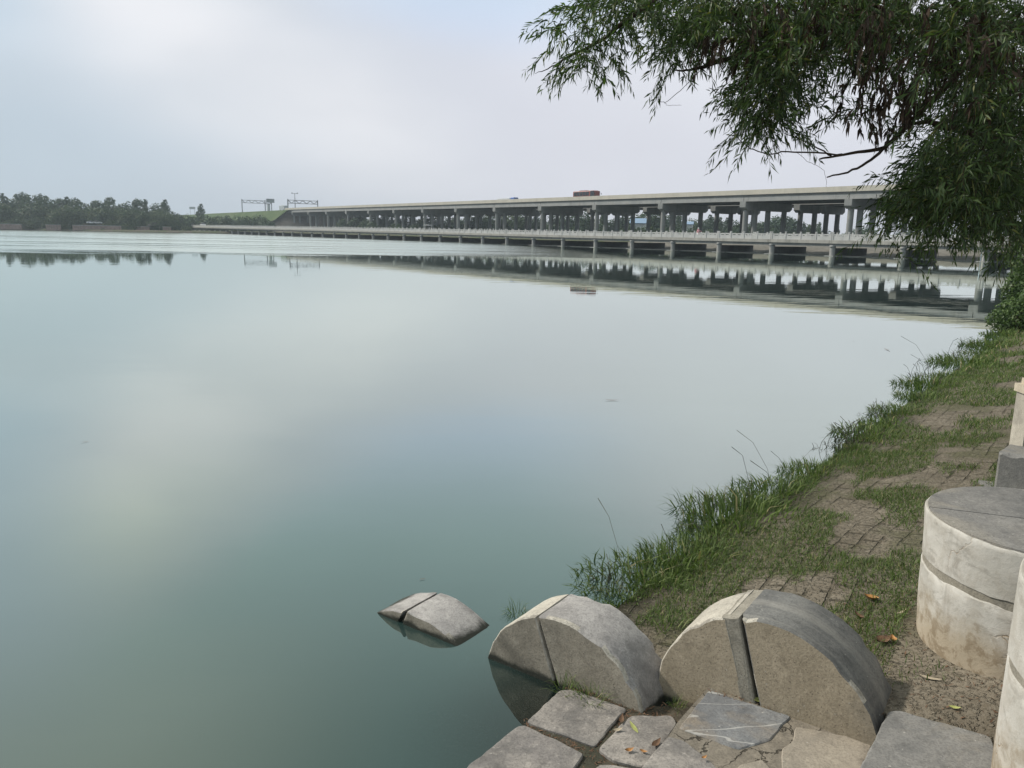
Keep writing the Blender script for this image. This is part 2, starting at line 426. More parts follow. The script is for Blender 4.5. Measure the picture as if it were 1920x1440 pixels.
def water(gg):
    pos = gg.n('ShaderNodeNewGeometry').outputs['Position']
    s3 = gg.n('ShaderNodeSeparateXYZ'); gg.link(pos, s3.inputs[0])
    X, Y = s3.outputs[0], s3.outputs[1]
    # faint swell everywhere, a wind-ruffled patch out towards the bridge on the left
    n_s = gg.noise(gg.mapping(pos, (.30, .9, 1), rot=(0, 0, .3)), 1.0, 3, .5)
    n_m = gg.noise(gg.mapping(pos, (.06, .16, 1)), 1.0, 3, .5)
    n_r = gg.noise(gg.mapping(pos, (.9, 2.0, 1), rot=(0, 0, -.5)), 1.0, 3, .6)
    edge = gg.m('ADD', Y, gg.m('MULTIPLY', gg.m('SUBTRACT', n_m, .5), 34))
    lim = gg.m('ADD', 86.0, gg.m('MULTIPLY', X, .28))
    ruf = gg.mapr(gg.m('SUBTRACT', edge, lim), -4, 6)
    far = gg.m('ADD', Y, gg.m('MULTIPLY', X, 1.43))
    lane = gg.noise(gg.mapping(pos, (.012, .16, 1), rot=(0, 0, .25)), 1.0, 3, .55)
    ruf = gg.m('MULTIPLY', gg.m('MULTIPLY', ruf, gg.mapr(X, 16, -16, .0, 1)), gg.mapr(lane, .36, .50, .25, 1.0))
    b1 = gg.n('ShaderNodeBump'); b1.inputs['Strength'].default_value = .5; b1.inputs['Distance'].default_value = .0065
    gg.link(n_s, b1.inputs['Height'])
    b2 = gg.n('ShaderNodeBump'); b2.inputs['Distance'].default_value = .10
    gg.link(gg.m('MULTIPLY', ruf, 1.0), b2.inputs['Strength']); gg.link(n_r, b2.inputs['Height']); gg.link(b1.outputs[0], b2.inputs['Normal'])
    lw = gg.n('ShaderNodeLayerWeight'); lw.inputs['Blend'].default_value = .5; fr = gg.m('POWER', lw.outputs['Facing'], 2.0)
    gl = gg.n('ShaderNodeBsdfGlossy'); gg.link(gg.m('ADD', gg.m('MULTIPLY', ruf, .17), .012), gl.inputs['Roughness']); gl.inputs['Color'].default_value = (.95, 1, .94, 1)
    gg.link(b2.outputs[0], gl.inputs['Normal'])
    df = gg.n('ShaderNodeBsdfDiffuse'); df.inputs['Color'].default_value = (.024, .046, .044, 1)
    tr = gg.n('ShaderNodeBsdfTransparent'); tr.inputs['Color'].default_value = (.30, .36, .30, 1)
    dx = gg.m('SUBTRACT', X, .30); dy = gg.m('SUBTRACT', Y, 3.42)
    dist = gg.m('SQRT', gg.m('ADD', gg.m('MULTIPLY', dx, dx), gg.m('MULTIPLY', dy, dy)))
    sh = gg.mapr(dist, .15, .95, .85, 0)
    body = gg.n('ShaderNodeMixShader'); gg.link(sh, body.inputs[0]); gg.link(df.outputs[0], body.inputs[1]); gg.link(tr.outputs[0], body.inputs[2])
    ms = gg.n('ShaderNodeMixShader'); gg.link(fr, ms.inputs[0]); gg.link(body.outputs[0], ms.inputs[1]); gg.link(gl.outputs[0], ms.inputs[2])
    return ms.outputs[0]
M['water'] = mat('lake_water', water)


def bank_mat(gg):
    uv = gg.n('ShaderNodeUVMap').outputs[0]
    v = gg.n('ShaderNodeNewGeometry').outputs['Position']
    nd = gg.noise(v, 3.2, 4, .6, col=True); sc_ = gg.n('ShaderNodeVectorMath', operation='SCALE'); sc_.inputs['Scale'].default_value = .055
    gg.link(nd, sc_.inputs[0]); ad = gg.n('ShaderNodeVectorMath', operation='ADD'); gg.link(uv, ad.inputs[0]); gg.link(sc_.outputs[0], ad.inputs[1])
    br = gg.n('ShaderNodeTexBrick'); gg.link(ad.outputs[0], br.inputs['Vector'])
    br.inputs['Scale'].default_value = 1.0; br.inputs['Mortar Size'].default_value = .016; br.inputs['Mortar Smooth'].default_value = .6
    br.inputs['Brick Width'].default_value = .23; br.inputs['Row Height'].default_value = .135; br.offset = .5
    joint = br.outputs['Fac']
    n = gg.noise(v, 2.2, 6, .65); dust = gg.mix(gg.mapr(n, .3, .7), (.165, .143, .112), (.245, .215, .172))
    n2 = gg.noise(v, 26, 5, .75); dust = gg.mix(gg.mapr(n2, .42, .68, 0, .65), dust, (.12, .10, .072))
    hide = gg.mapr(gg.noise(v, 3.1, 4, .65), .44, .58)                    # dust has filled some joints
    ds = gg.n('ShaderNodeVectorMath', operation='DISTANCE'); gg.link(v, ds.inputs[0]); ds.inputs[1].default_value = (2.0, 3.2, .3)
    bare = gg.mapr(ds.outputs['Value'], .75, 1.15)
    j = gg.m('MULTIPLY', gg.m('MULTIPLY', joint, bare), gg.m('ADD', gg.m('MULTIPLY', hide, .9), .10))
    col = gg.mix(gg.m('MULTIPLY', j, .62), dust, (.05, .045, .03))
    moss = gg.mapr(gg.noise(gg.mapping(v, loc=(4, 2, 0)), 1.1, 5, .65), .50, .64)
    col = gg.mix(gg.m('MULTIPLY', moss, .55), col, (.075, .085, .035))
    s3 = gg.n('ShaderNodeSeparateXYZ'); gg.link(v, s3.inputs[0])
    col = gg.mix(gg.mapr(s3.outputs[2], .10, .0), col, (.035, .034, .024))
    col = gg.mix(gg.mapr(s3.outputs[2], -.05, -.6), col, (.030, .030, .018))
    n4 = gg.noise(v, 85, 3, .7); clod = gg.mapr(gg.noise(v, 38, 3, .6), .48, .66)
    col = gg.mix(gg.mapr(n4, .5, .7, 0, .55), col, (.085, .07, .05)); col = gg.mix(gg.m('MULTIPLY', clod, .3), col, (.30, .27, .215))
    h = gg.m('SUBTRACT', gg.m('ADD', gg.m('ADD', gg.m('MULTIPLY', n2, .45), gg.m('MULTIPLY', clod, .5)), gg.m('MULTIPLY', n, .5)), gg.m('MULTIPLY', j, .9))
    return bsdf(gg, col, .95, h, 1.0, .030, .1)
M['bank'] = mat('dusty_paved_bank', bank_mat)


def ground_mat(gg):
    v = gg.n('ShaderNodeNewGeometry').outputs['Position']
    n = gg.noise(v, .25, 5, .65); col = gg.mix(gg.mapr(n, .4, .6), (.12, .105, .085), (.055, .085, .03))
    n2 = gg.noise(v, 1.6, 4, .7); col = gg.mix(gg.mapr(n2, .4, .7, 0, .6), col, (.10, .095, .075))
    s3 = gg.n('ShaderNodeSeparateXYZ'); gg.link(v, s3.inputs[0])
    col = gg.mix(gg.mapr(s3.outputs[2], .45, .1), col, (.05, .05, .042))
    return bsdf(gg, col, .95, n2, .6, .2, .1)
M['ground'] = mat('rough_bank_ground', ground_mat)


def emb_mat(gg):
    v = gg.n('ShaderNodeNewGeometry').outputs['Position']
    n = gg.noise(v, .12, 5, .65); col = gg.mix(gg.mapr(n, .35, .65), (.050, .088, .030), (.088, .112, .048))
    n2 = gg.noise(v, .9, 4, .7); col = gg.mix(gg.mapr(n2, .45, .7, 0, .5), col, (.05, .08, .03))
    return bsdf(gg, col, .95, n2, .8, .4, .1)
M['emb'] = mat('embankment_grass', emb_mat)
M['slope_stone'] = concrete('pitched_stone_slope', (.15, .125, .105), (.22, .185, .155), .5, True, .3)
M['rubble'] = concrete('rubble_bank', (.115, .108, .095), (.175, .162, .142), 1.4, False)

# ================================================================ SETTING
# ---- lake
mb = MB(); mb.add([(-3000, -600, 0), (3000, -600, 0), (3000, 1500, 0), (-3000, 1500, 0)], [(0, 1, 2, 3)])
tag(mb.build('lake_water', M['water']), kind='structure')

# ---- near bank: one sheet that runs on under the water as the lake bed
SHORE = np.array([(-60, -75), (-14, -15), (-1.6, .6), (-.15, 2.9), (.30, 3.85), (.75, 4.72), (1.55, 6.0), (2.85, 7.48), (3.75, 8.55), (5.85, 11.2),
                  (8.75, 14.8), (12.0, 19.0), (20.5, 31), (41, 62), (56, 88), (67, 105), (80, 122), (140, 200)], float)
AX = np.array([.58172, .81339]); TX = np.array([.81339, -.58172])       # across / along the row of stone discs
C3 = np.array([1.236, 3.375])


def shore_sd(x, y):
    """signed distance inland from the waterline and the arc length along it"""
    x = np.asarray(x, float); y = np.asarray(y, float)
    best = np.full(x.shape, 1e9); sg = np.zeros(x.shape); arc = np.zeros(x.shape); acc = 0.0
    for (ax, ay), (bx, by) in zip(SHORE[:-1], SHORE[1:]):
        L = math.hypot(bx - ax, by - ay); ux, uy = (bx - ax) / L, (by - ay) / L
        t = np.clip((x - ax) * ux + (y - ay) * uy, 0, L)
        dx = x - (ax + ux * t); dy = y - (ay + uy * t); d = np.hypot(dx, dy)
        side = (x - ax) * uy - (y - ay) * ux
        m = d < best
        best = np.where(m, d, best); sg = np.where(m, np.sign(side), sg); arc = np.where(m, acc + t, arc); acc += L
    return best * sg, arc


def bank_z(x, y):
    d, a = shore_sd(x, y)
    d = d + (fbm(np.asarray(x) * .9, np.asarray(y) * .9, 3) - .5) * .35 * np.clip(np.asarray(y) / 8, .3, 1.6)
    z = np.where(d < 0, np.maximum(.32 * d, -1.6), np.where(d < 5.0, .17 * d, .85 + .03 * (d - 5)))
    z = np.minimum(z, 1.6)
    q = (np.asarray(x) - C3[0]) * AX[0] + (np.asarray(y) - C3[1]) * AX[1]
    t = (np.asarray(x) - C3[0]) * TX[0] + (np.asarray(y) - C3[1]) * TX[1]
    # the bank is cut away where the steps go down, on the camera's side of the disc row
    lim = np.where(t > .42, .11, .10)
    cutz = np.where((q < lim) & (t < 1.45) & (q > -3.5), -.42, 9)
    z = np.where((t > .42) & (t < 1.6) & (q < .7), np.minimum(z, .27 + np.maximum(q - .12, 0) * .30), z)
    z = np.minimum(z, cutz)
    return z + (fbm(np.asarray(x) * 2.3, np.asarray(y) * 2.3, 11) - .5) * .05


def axis_lines(spec):
    out = [np.arange(a, b, st) for a, b, st in spec]; return np.concatenate(out)


xs = axis_lines([(-60, -8, 4), (-8, -1.2, .4), (-1.2, 5.5, .05), (5.5, 12, .13), (12, 24, .5), (24, 60, 2), (60, 165, 7)])
ys = axis_lines([(-75, -8, 4), (-8, 2, .4), (2.0, 9, .05), (9, 18, .13), (18, 36, .6), (36, 110, 2.5), (110, 205, 8)])
XX, YY = np.meshgrid(xs, ys, indexing='xy')
ZZ = bank_z(XX, YY); DD, AA = shore_sd(XX, YY)
nx, ny = len(xs), len(ys)
ii = (np.arange(ny - 1)[:, None] * nx + np.arange(nx - 1)[None, :]).ravel()
Fq = np.c_[ii, ii + 1, ii + nx + 1, ii + nx]
keep = (DD.ravel()[Fq] > -14).any(1)                                    # no bed far out under the lake
bank = rawmesh('bank', np.c_[XX.ravel(), YY.ravel(), ZZ.ravel()], Fq[keep], M['bank'], smooth=True)
uvl = bank.data.uv_layers.new(name='UVMap')
li = np.empty(len(bank.data.loops), np.int32); bank.data.loops.foreach_get('vertex_index', li)
uvl.data.foreach_set('uv', np.c_[AA.ravel()[li], DD.ravel()[li]].astype(np.float32).ravel())
tag(bank, kind='structure')

# ---- bridge and viaduct base lines
U1 = np.array([-.56048, .82817]); P1 = np.array([U1[1], -U1[0]])
V0 = np.array([75.85, 180.31])
def vpt(s, w_, z): return np.array([*(V0 + U1 * s + P1 * w_), z + .0050 * s])
U2 = np.array([-.57362, .81912]); P2 = np.array([U2[1], -U2[0]])
B0 = np.array([slope(1560.5) * 117, 117.0])
def bpt(s, w_, z): return np.array([*(B0 + U2 * s + P2 * w_), z + (.0030 * max(0, s - 60) if z > 1.2 else 0)])
def along(px, w_, base, u, p_):
    """distance along a line at offset w_ where it crosses the sight line of column px"""
    k = slope(px); o = base + p_ * w_
    return (k * o[1] - o[0]) / (u[0] - k * u[1])
SPAN = along(1446, 0, B0, U2, P2)


def seg(mb, fn, s0, s1, w0, w1, z0, z1):
    mb.hexa([fn(s0, w0, z0), fn(s0, w1, z0), fn(s1, w1, z0), fn(s1, w0, z0), fn(s0, w0, z1), fn(s0, w1, z1), fn(s1, w1, z1), fn(s1, w0, z1)][::1])


def at_px(px, Y): return np.array([slope(px) * Y, Y])
shore = [at_px(-2600, 150), at_px(-1500, 300), at_px(-700, 395), at_px(-250, 412), at_px(0, 402), at_px(120, 388), at_px(240, 376), at_px(318, 372)]
shore += [bpt(s, 12.5, 0)[:2] for s in np.arange(330, -60, -15)]
shore += [np.array([88, 92.]), np.array([150, 90.]), np.array([400, 40.])]
shore = np.array(shore)
dirs = shore / np.linalg.norm(shore, axis=1)[:, None]
prof = [(0, -.8), (1.2, .12), (3.2, .85), (6, 1.15), (25, 1.25), (80, 1.3), (400, 1.4), (1200, 1.5), (4200, 1.6)]
V = []; n = len(shore)
# densify along the shore
tt = np.linspace(0, n - 1, 240); sh = np.c_[np.interp(tt, range(n), shore[:, 0]), np.interp(tt, range(n), shore[:, 1])]
dr = sh / np.linalg.norm(sh, axis=1)[:, None]
jit = (fbm(sh[:, 0] * .15, sh[:, 1] * .15, 5) - .5) * 2.4
for k, (o, z) in enumerate(prof):
    V.append(np.c_[sh + dr * (o + jit)[:, None], np.full(len(sh), z) + (fbm(sh[:, 0] * .5 + o, sh[:, 1] * .5, 9 + k) - .5) * (.3 if 0 < k < 5 else 0)])
m_ = len(sh); V = np.vstack(V)
ii = (np.arange(len(prof) - 1)[:, None] * m_ + np.arange(m_ - 1)[None, :]).ravel()
tag(rawmesh('ground', V, np.c_[ii, ii + m_, ii + m_ + 1, ii + 1], M['ground'], smooth=True), kind='structure')

# rubble slope under the low bridge where the water ends
V = []
ss = np.arange(60, -60, -.8)
for w_, z in ((10.2, -.3), (11.0, .15), (13.5, .95), (17, 1.25), (22, 1.32)):
    V.append(np.array([bpt(s, w_, 0) + np.array([0, 0, z + (vnoise(s * .9, w_ * 1.3, 4) - .5) * .35]) for s in ss]))
V = np.vstack(V); m_ = len(ss); ii = (np.arange(4)[:, None] * m_ + np.arange(m_ - 1)[None, :]).ravel()
tag(rawmesh('ground_rubble_slope', V, np.c_[ii, ii + m_, ii + m_ + 1, ii + 1], M['rubble'], smooth=True), kind='structure')

# ---- embankment that carries the motorway on to the left
V = []; S_ = list(np.linspace(392, 900, 40))
prof = [(-28, 1.0), (-20, 4.2), (-10, 8.9), (-2.5, 12.6), (0, 13.3), (46, 13.3), (52, 10), (72, 1.0)]
for s in S_:
    for k, (w_, z) in enumerate(prof):
        wob = (fbm(np.array(s * .05), np.array(w_ * .1), 21) - .5) * (1.2 if 0 < k < 4 else 0)
        p = vpt(s, w_ + wob, z); p[2] = z + (.005 * 392 if 2 < k < 6 else 0); V.append(p)
m_ = len(prof); ii = (np.arange(len(S_) - 1)[:, None] * m_ + np.arange(m_ - 1)[None, :]).ravel()
tag(rawmesh('embankment_hill', np.array(V), np.c_[ii, ii + 1, ii + m_ + 1, ii + m_], M['emb'], smooth=False), kind='structure')

# ---- viaduct: three parallel decks on their own bents
def make_viaduct(w0, w1, cols, label, name='viaduct'):
    r = empty(name, vpt(0, w0, 0)); tag(r, label, 'viaduct', 'parallel decks of the motorway viaduct')
    def put(mb, nm, m, par=r, smooth=False):
        o = mb.build(nm, m, None, smooth)
        o.parent = par
        if par is r: o.matrix_parent_inverse = Matrix.Translation(-Vector(r.location))
        return o
    sA, sB = -100, 404
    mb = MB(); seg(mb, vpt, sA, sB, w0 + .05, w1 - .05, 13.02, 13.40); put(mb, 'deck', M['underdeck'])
    for wa in (w0, w1 - .38):
        mb = MB()
        for s in np.arange(sA, sB - 1, 6.0):
            seg(mb, vpt, s, min(s + 5.96, sB), wa, wa + .38, 13.30, 14.49); seg(mb, vpt, s + 5.96, min(s + 6.0, sB), wa + .03, wa + .35, 13.33, 14.45)
        put(mb, 'parapet', M['parapet'])
    mb = MB(); mo = MB(); k = max(3, int(round((w1 - w0) / 2.6)))
    for j in range(k):
        wa = w0 + .32 + (w1 - w0 - .64 - .7) * j / (k - 1)
        for b in range(-4, 15):
            s0 = -30 * 0 + b * 30 + .08 - 0; s1 = s0 + 29.84
            s0, s1 = max(s0, sA), min(s1, sB)
            if s1 <= s0: continue
            mg = mo if j == 0 else mb
            seg(mg, vpt, s0, s1, wa, wa + .7, 11.62, 13.05)
            seg(mg, vpt, s0, s1, wa - .12, wa, 11.62, 11.95)
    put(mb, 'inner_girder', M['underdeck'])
    put(mo, 'edge_girder', M['viaduct'])
    for b in range(-3, 14):
        s = b * 30.0
        c = MB(); q = [(w0 + .02, 11.60), (w0 + .02, 10.15), (w0 + 1.0, 9.45), (w1 - 1.0, 9.45), (w1 - .02, 10.15), (w1 - .02, 11.60)]
        va = [vpt(s - .95, a, z) for a, z in q] + [vpt(s + .95, a, z) for a, z in q]
        c.add(va, [tuple(range(6)), tuple(range(11, 5, -1))] + [((i + 1) % 6, i, i + 6, (i + 1) % 6 + 6) for i in range(6)])
        co = put(c, 'cap_beam', M['column'])
        for wc in cols:
            t = MB(); t.tube([vpt(s, wc, -.6 - .005 * s), vpt(s, wc, 9.5)], .70, 14, False)
            put(t, 'column', M['column'], co, True)
    return r


make_viaduct(0, 19.3, (1.5, 5.2, 10.4, 17.2), 'long motorway viaduct deck nearest the lake, on round concrete columns, carrying the red bus')
make_viaduct(22.4, 32.8, (24.4, 30.8), 'shaded middle viaduct deck running just behind the nearest one')
make_viaduct(34.4, 43.6, (36.3, 41.6), 'farthest viaduct deck, seen only as dark columns under the others')

# abutment and its pitched stone cone at the left end
r = empty('abutment', vpt(404, 0, 0)); tag(r, 'concrete abutment with brown pitched stone slope at the left end of the viaduct', 'abutment')
inv = Matrix.Translation(-Vector(r.location))
mb = MB(); mb.hexa([vpt(404.1, -.5, -1.5), vpt(404.1, 44, -1.5), vpt(408, 44, -1.5), vpt(408, -.5, -1.5), vpt(404.1, -.5, 12.9), vpt(404.1, 44, 12.9), vpt(408, 44, 12.9), vpt(408, -.5, 12.9)])
o = mb.build('end_wall', M['viaduct'], r); o.matrix_parent_inverse = inv
V = []
for k, a in enumerate(np.linspace(-.3, math.pi / 2, 13)):
    for rr, z in ((.5, 12.8), (7, 9.3), (14, 5.2), (21, .9)):
        V.append(vpt(400.5 - math.sin(a) * rr * .95, 2 - math.cos(a) * rr * 1.1, 0) * np.array([1, 1, 0]) + np.array([0, 0, z + (1.9 if rr < 1 else 1.2 * (21 - rr) / 21)]))
for rr, z in ((.5, 12.8), (7, 9.3), (14, 5.2), (21, .9)):
    V.append(vpt(400.5 - rr * .95, 44, 0) * np.array([1, 1, 0]) + np.array([0, 0, z + (1.9 if rr < 1 else 1.2 * (21 - rr) / 21)]))
ii = (np.arange(13)[:, None] * 4 + np.arange(3)[None, :]).ravel()
o = rawmesh('pitched_slope', np.array(V), np.c_[ii, ii + 1, ii + 5, ii + 4], M['slope_stone'], r, True); o.matrix_parent_inverse = inv
mb = MB(); a0 = np.array(V[0]); a3 = np.array(V[3])
mb.tube([a0 + (0, 0, .25), np.array(V[1]) + (0, 0, .25), np.array(V[2]) + (0, 0, .25), a3], .45, 5)
o = mb.build('coping', M['parapet'], r); o.matrix_parent_inverse = inv

# ---- low road bridge with stone balustrade
r = empty('road_bridge', bpt(0, 0, 0)); tag(r, 'low concrete road bridge with white stone balustrade standing in the lake', 'bridge')
inv = Matrix.Translation(-Vector(r.location))
def putb(mb, nm, m, par=r, smooth=False):
    o = mb.build(nm, m, None, smooth); o.parent = par
    if par is r: o.matrix_parent_inverse = inv
    return o
K0, K1 = -4, 58
mb = MB()
for k in range(K0, K1): seg(mb, bpt, k * SPAN + .015, (k + 1) * SPAN - .015, 0, 10, 1.86, 2.36)
putb(mb, 'deck', M['bridge'])
mb = MB()
for k in range(K0, K1): seg(mb, bpt, k * SPAN + .02, (k + 1) * SPAN - .02, .35, 9.65, 1.46, 1.87)
putb(mb, 'beam', M['bridge'])
for k in range(K0, K1 + 1):
    s = k * SPAN; c0 = bpt(s, .55, 0)
    t = MB(); t.tube([c0 + (0, 0, -.8), c0 + (0, 0, 1.27)], .40, 16, False); po = putb(t, 'pier', M['pier'], r, True)
    t = MB(); t.tube([c0 + (0, 0, 1.25), c0 + (0, 0, 1.27), c0 + (0, 0, 1.62), c0 + (0, 0, 1.63)], [.40, .47, .47, .44], 16)
    putb(t, 'pier_cap', M['pier'], po, True)
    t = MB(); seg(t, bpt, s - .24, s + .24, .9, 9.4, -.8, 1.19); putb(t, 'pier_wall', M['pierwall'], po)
    t = MB(); seg(t, bpt, s - .75, s + .75, -.35, 10, -.6, .07 if k < 9 else .03); putb(t, 'footing', M['pier'], po)
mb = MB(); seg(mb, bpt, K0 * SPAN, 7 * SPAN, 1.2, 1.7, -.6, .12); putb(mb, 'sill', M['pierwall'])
posts, panels = [], []
for k in range(K0, K1):
    for j in range(4):
        s0 = k * SPAN + SPAN * j / 4
        if j == 0: posts += [s0 + .16, s0 - .16]
        else: posts.append(s0)
        panels.append((s0 + (.28 if j == 0 else .13), s0 + SPAN / 4 - (.28 if j == 3 else .13)))
def post_mb(mb, s, w_):
    seg(mb, bpt, s - .12, s + .12, w_ - .12, w_ + .12, 2.36, 3.34)
    seg(mb, bpt, s - .075, s + .075, w_ - .075, w_ + .075, 3.34, 3.40); seg(mb, bpt, s - .11, s + .11, w_ - .11, w_ + .11, 3.40, 3.56)
def panel_mb(mb, a, b, w_):
    seg(mb, bpt, a, b, w_ - .06, w_ + .06, 2.36, 2.93); seg(mb, bpt, a, b, w_ - .08, w_ + .08, 3.10, 3.24)
    L = b - a
    for c, h in ((a + .14, .14), ((a + b) / 2, .13), (b - .14, .14)): seg(mb, bpt, c - h, c + h, w_ - .055, w_ + .055, 2.93, 3.10)
vis = lambda s: pix(bpt(s, .15, 2.5))[0] < 1960
posts_v = [s for s in posts if vis(s)]; near = sorted(posts_v)[:100]; rest = [s for s in posts if s not in set(near)]
for s in near: mb = MB(); post_mb(mb, s, .16); putb(mb, 'railing_post', M['balustrade'])
mb = MB()
for s in rest: post_mb(mb, s, .16)
for s in posts: post_mb(mb, s, 9.84)
tag(putb(mb, 'railing_posts', M['balustrade']), kind='stuff')
pan_v = [p for p in panels if vis(p[0])]; nearp = sorted(pan_v)[:100]; restp = [p for p in panels if p not in set(nearp)]
for a, b in nearp: mb = MB(); panel_mb(mb, a, b, .16); putb(mb, 'railing_panel', M['balustrade'])
mb = MB()
for a, b in restp: panel_mb(mb, a, b, .16)
for a, b in panels: panel_mb(mb, a, b, 9.84)
tag(putb(mb, 'railing_panels', M['balustrade']), kind='stuff')
# pale pipe on the pier seen under the willow
c0 = along(1846, -.1, B0, U2, P2); t = MB(); t.tube([bpt(c0, -.05, -.4), bpt(c0, -.05, 2.3)], .05, 8)
tag(t.build('drain_pipe', M['pipe'], None, True), 'thin pale blue pipe standing against a bridge pier below the willow', 'pipe')

# ================================================================ STONES AND STEPS
A3 = np.array([AX[0], AX[1], 0.0]); T3 = np.array([TX[0], TX[1], 0.0]); Z3 = np.array([0, 0, 1.0])


def disc_poly(R, j0, j1, sidesign, gap, n=64):
    """outline in (t,z) of the part of a circle on one side of the joint line j0->j1 (both on (t,z))"""
    th = np.linspace(0, 2 * math.pi, n, endpoint=False); C = np.c_[np.cos(th), np.sin(th)] * R
    d = (j1 - j0) / np.linalg.norm(j1 - j0); nrm = np.array([d[1], -d[0]]) * sidesign
    o = j0 + nrm * gap
    out = []
    for i in range(n):
        a, b = C[i], C[(i + 1) % n]; da, db = (a - o) @ nrm, (b - o) @ nrm
        if da >= 0: out.append(a)
        if da * db < 0: out.append(a + (b - a) * da / (da - db))
    return np.array(out)


def slab_piece(mb, poly, c, T, seed, rough=.006, chip=.02, info=None):
    """extrude an outline along the disc axis with worn, rounded edges and an uneven skin"""
    poly = np.asarray(poly); n0 = len(poly)
    # densify
    P = []
    for i in range(n0):
        a, b = poly[i], poly[(i + 1) % n0]; L = np.linalg.norm(b - a); k = max(1, int(L / .035))
        P += [a + (b - a) * j / k for j in range(k)]
    P = np.array(P); n = len(P); cen = P.mean(0)
    tn = np.roll(P, -1, 0) - np.roll(P, 1, 0); tn /= np.linalg.norm(tn, axis=1)[:, None]; nm = np.c_[tn[:, 1], -tn[:, 0]]
    if np.mean(np.sum(nm * (P - cen), 1)) < 0: nm = -nm
    m = 9
    rings = []
    prof = [(0, .007), (.006, .001), (.03, 0)] + [(T * k / m, 0) for k in range(1, m)] + [(T - .03, 0), (T - .006, .001), (T, .007)]
    ang = np.arctan2(P[:, 1], P[:, 0])
    for k, (dd, ins) in enumerate(prof):
        ch = np.clip(vnoise(ang * 9 + 40, np.full(n, dd * 3.0), seed) - .55, 0, 1) * chip * 2.2 * (1.0 if (k < 3 or k > len(prof) - 4) else .0)
        r_ = (fbm(ang * 6 + 50, np.full(n, dd * 9), seed + 3) - .5) * rough * 2
        Q = P - nm * (ins + ch - r_)[:, None]
        rings.append(np.array([c + T3 * a + Z3 * z + A3 * dd for a, z in Q]))
    V = np.vstack(rings); K = len(prof)
    Fc = [(k * n + i, k * n + (i + 1) % n, (k + 1) * n + (i + 1) % n, (k + 1) * n + i) for k in range(K - 1) for i in range(n)]
    # front and back caps, two inner rings each
    base = len(V); ex = []
    for ring, sgn in ((rings[0], -1), (rings[-1], 1)):
        cc = ring.mean(0)
        for f_ in (.66, .33):
            q = cc + (ring - cc) * f_
            bump_ = (fbm(q @ T3 * 5 + 9, q[:, 2] * 5, seed + 8) - .5) * rough * 1.6
            ex.append(q + A3 * bump_[:, None])
        ex.append(cc[None, :])
    V = np.vstack([V] + ex)
    if info is not None: info['edge'] = 2 * n; info['skin'] = (K - 1) * n; info['mid'] = n
    for side, r0_ in ((0, 0), (1, (K - 1) * n)):
        b0 = base + side * (2 * n + 1); seq = [r0_, b0, b0 + n]
        for u_, v_ in zip(seq[:-1], seq[1:]):
            Fc += [(u_ + i, u_ + (i + 1) % n, v_ + (i + 1) % n, v_ + i) for i in range(n)]
        Fc += [(b0 + n + i, b0 + n + (i + 1) % n, b0 + 2 * n) for i in range(n)]
    mb.add(V, Fc)


def finish(o, ang=32):
    import bmesh
    bm = bmesh.new(); bm.from_mesh(o.data); bmesh.ops.recalc_face_normals(bm, faces=bm.faces); bm.to_mesh(o.data); bm.free()
    o.data.polygons.foreach_set('use_smooth', [True] * len(o.data.polygons))
    try: o.data.set_sharp_from_angle(angle=math.radians(ang))
    except Exception: pass


def stone_disc(center, R, T, j0, j1, gap, m_l, m_r, mort, label, seed, crack=0.0, skins=('skin_grey', 'skin_grey')):
    c = np.array(center); r = empty('stone_disc', (0, 0, 0)); r.location = (c[0], c[1], 0)
    tag(r, label, 'stone disc', 'round stone discs edging the steps')
    inv = Matrix.Translation(-Vector(r.location))
    j0 = np.array(j0); j1 = np.array(j1)
    for sg, m_, sd in ((1, m_r, seed), (-1, m_l, seed + 30)):
        mb = MB(); nf = {}; slab_piece(mb, disc_poly(R, j0, j1, sg, gap), c, T, sd, info=nf)
        o = mb.build('stone_half', m_, r); o.matrix_parent_inverse = inv; finish(o)
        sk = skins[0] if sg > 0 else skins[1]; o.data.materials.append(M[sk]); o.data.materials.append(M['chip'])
        idx = np.zeros(len(o.data.polygons), np.int32); e_, k_ = nf['edge'], nf['skin']; idx[:k_] = 1
        f_ = np.arange(e_); idx[:e_] = np.where(vnoise((f_ % nf['mid']) * .33, f_ * 0.0, sd) > .45, 2, 1); o.data.polygons.foreach_set('material_index', idx)
    if mort is not None:      # jointing between the halves
        d = (j1 - j0) / np.linalg.norm(j1 - j0); nn = np.array([d[1], -d[0]])
        hi = math.sqrt(max(R * R - ((j0 @ nn) ** 2), .01)); mid = nn * (j0 @ nn)
        hh = hi - (.003 if crack else .030)
        off = crack
        ex_ = .03 if crack else .004
        rect = [mid + d * hh - nn * (gap - off), mid + d * hh + nn * (gap + ex_), mid - d * hh + nn * (gap + ex_), mid - d * hh - nn * (gap - off)]
        dd = .003 if crack else .035
        mb = MB(); slab_piece(mb, rect, c + A3 * dd * .6, T - dd * 1.2, seed + 60, .008, .004)
        o = mb.build('mortar_joint', mort, r); o.matrix_parent_inverse = inv; finish(o)
    return r


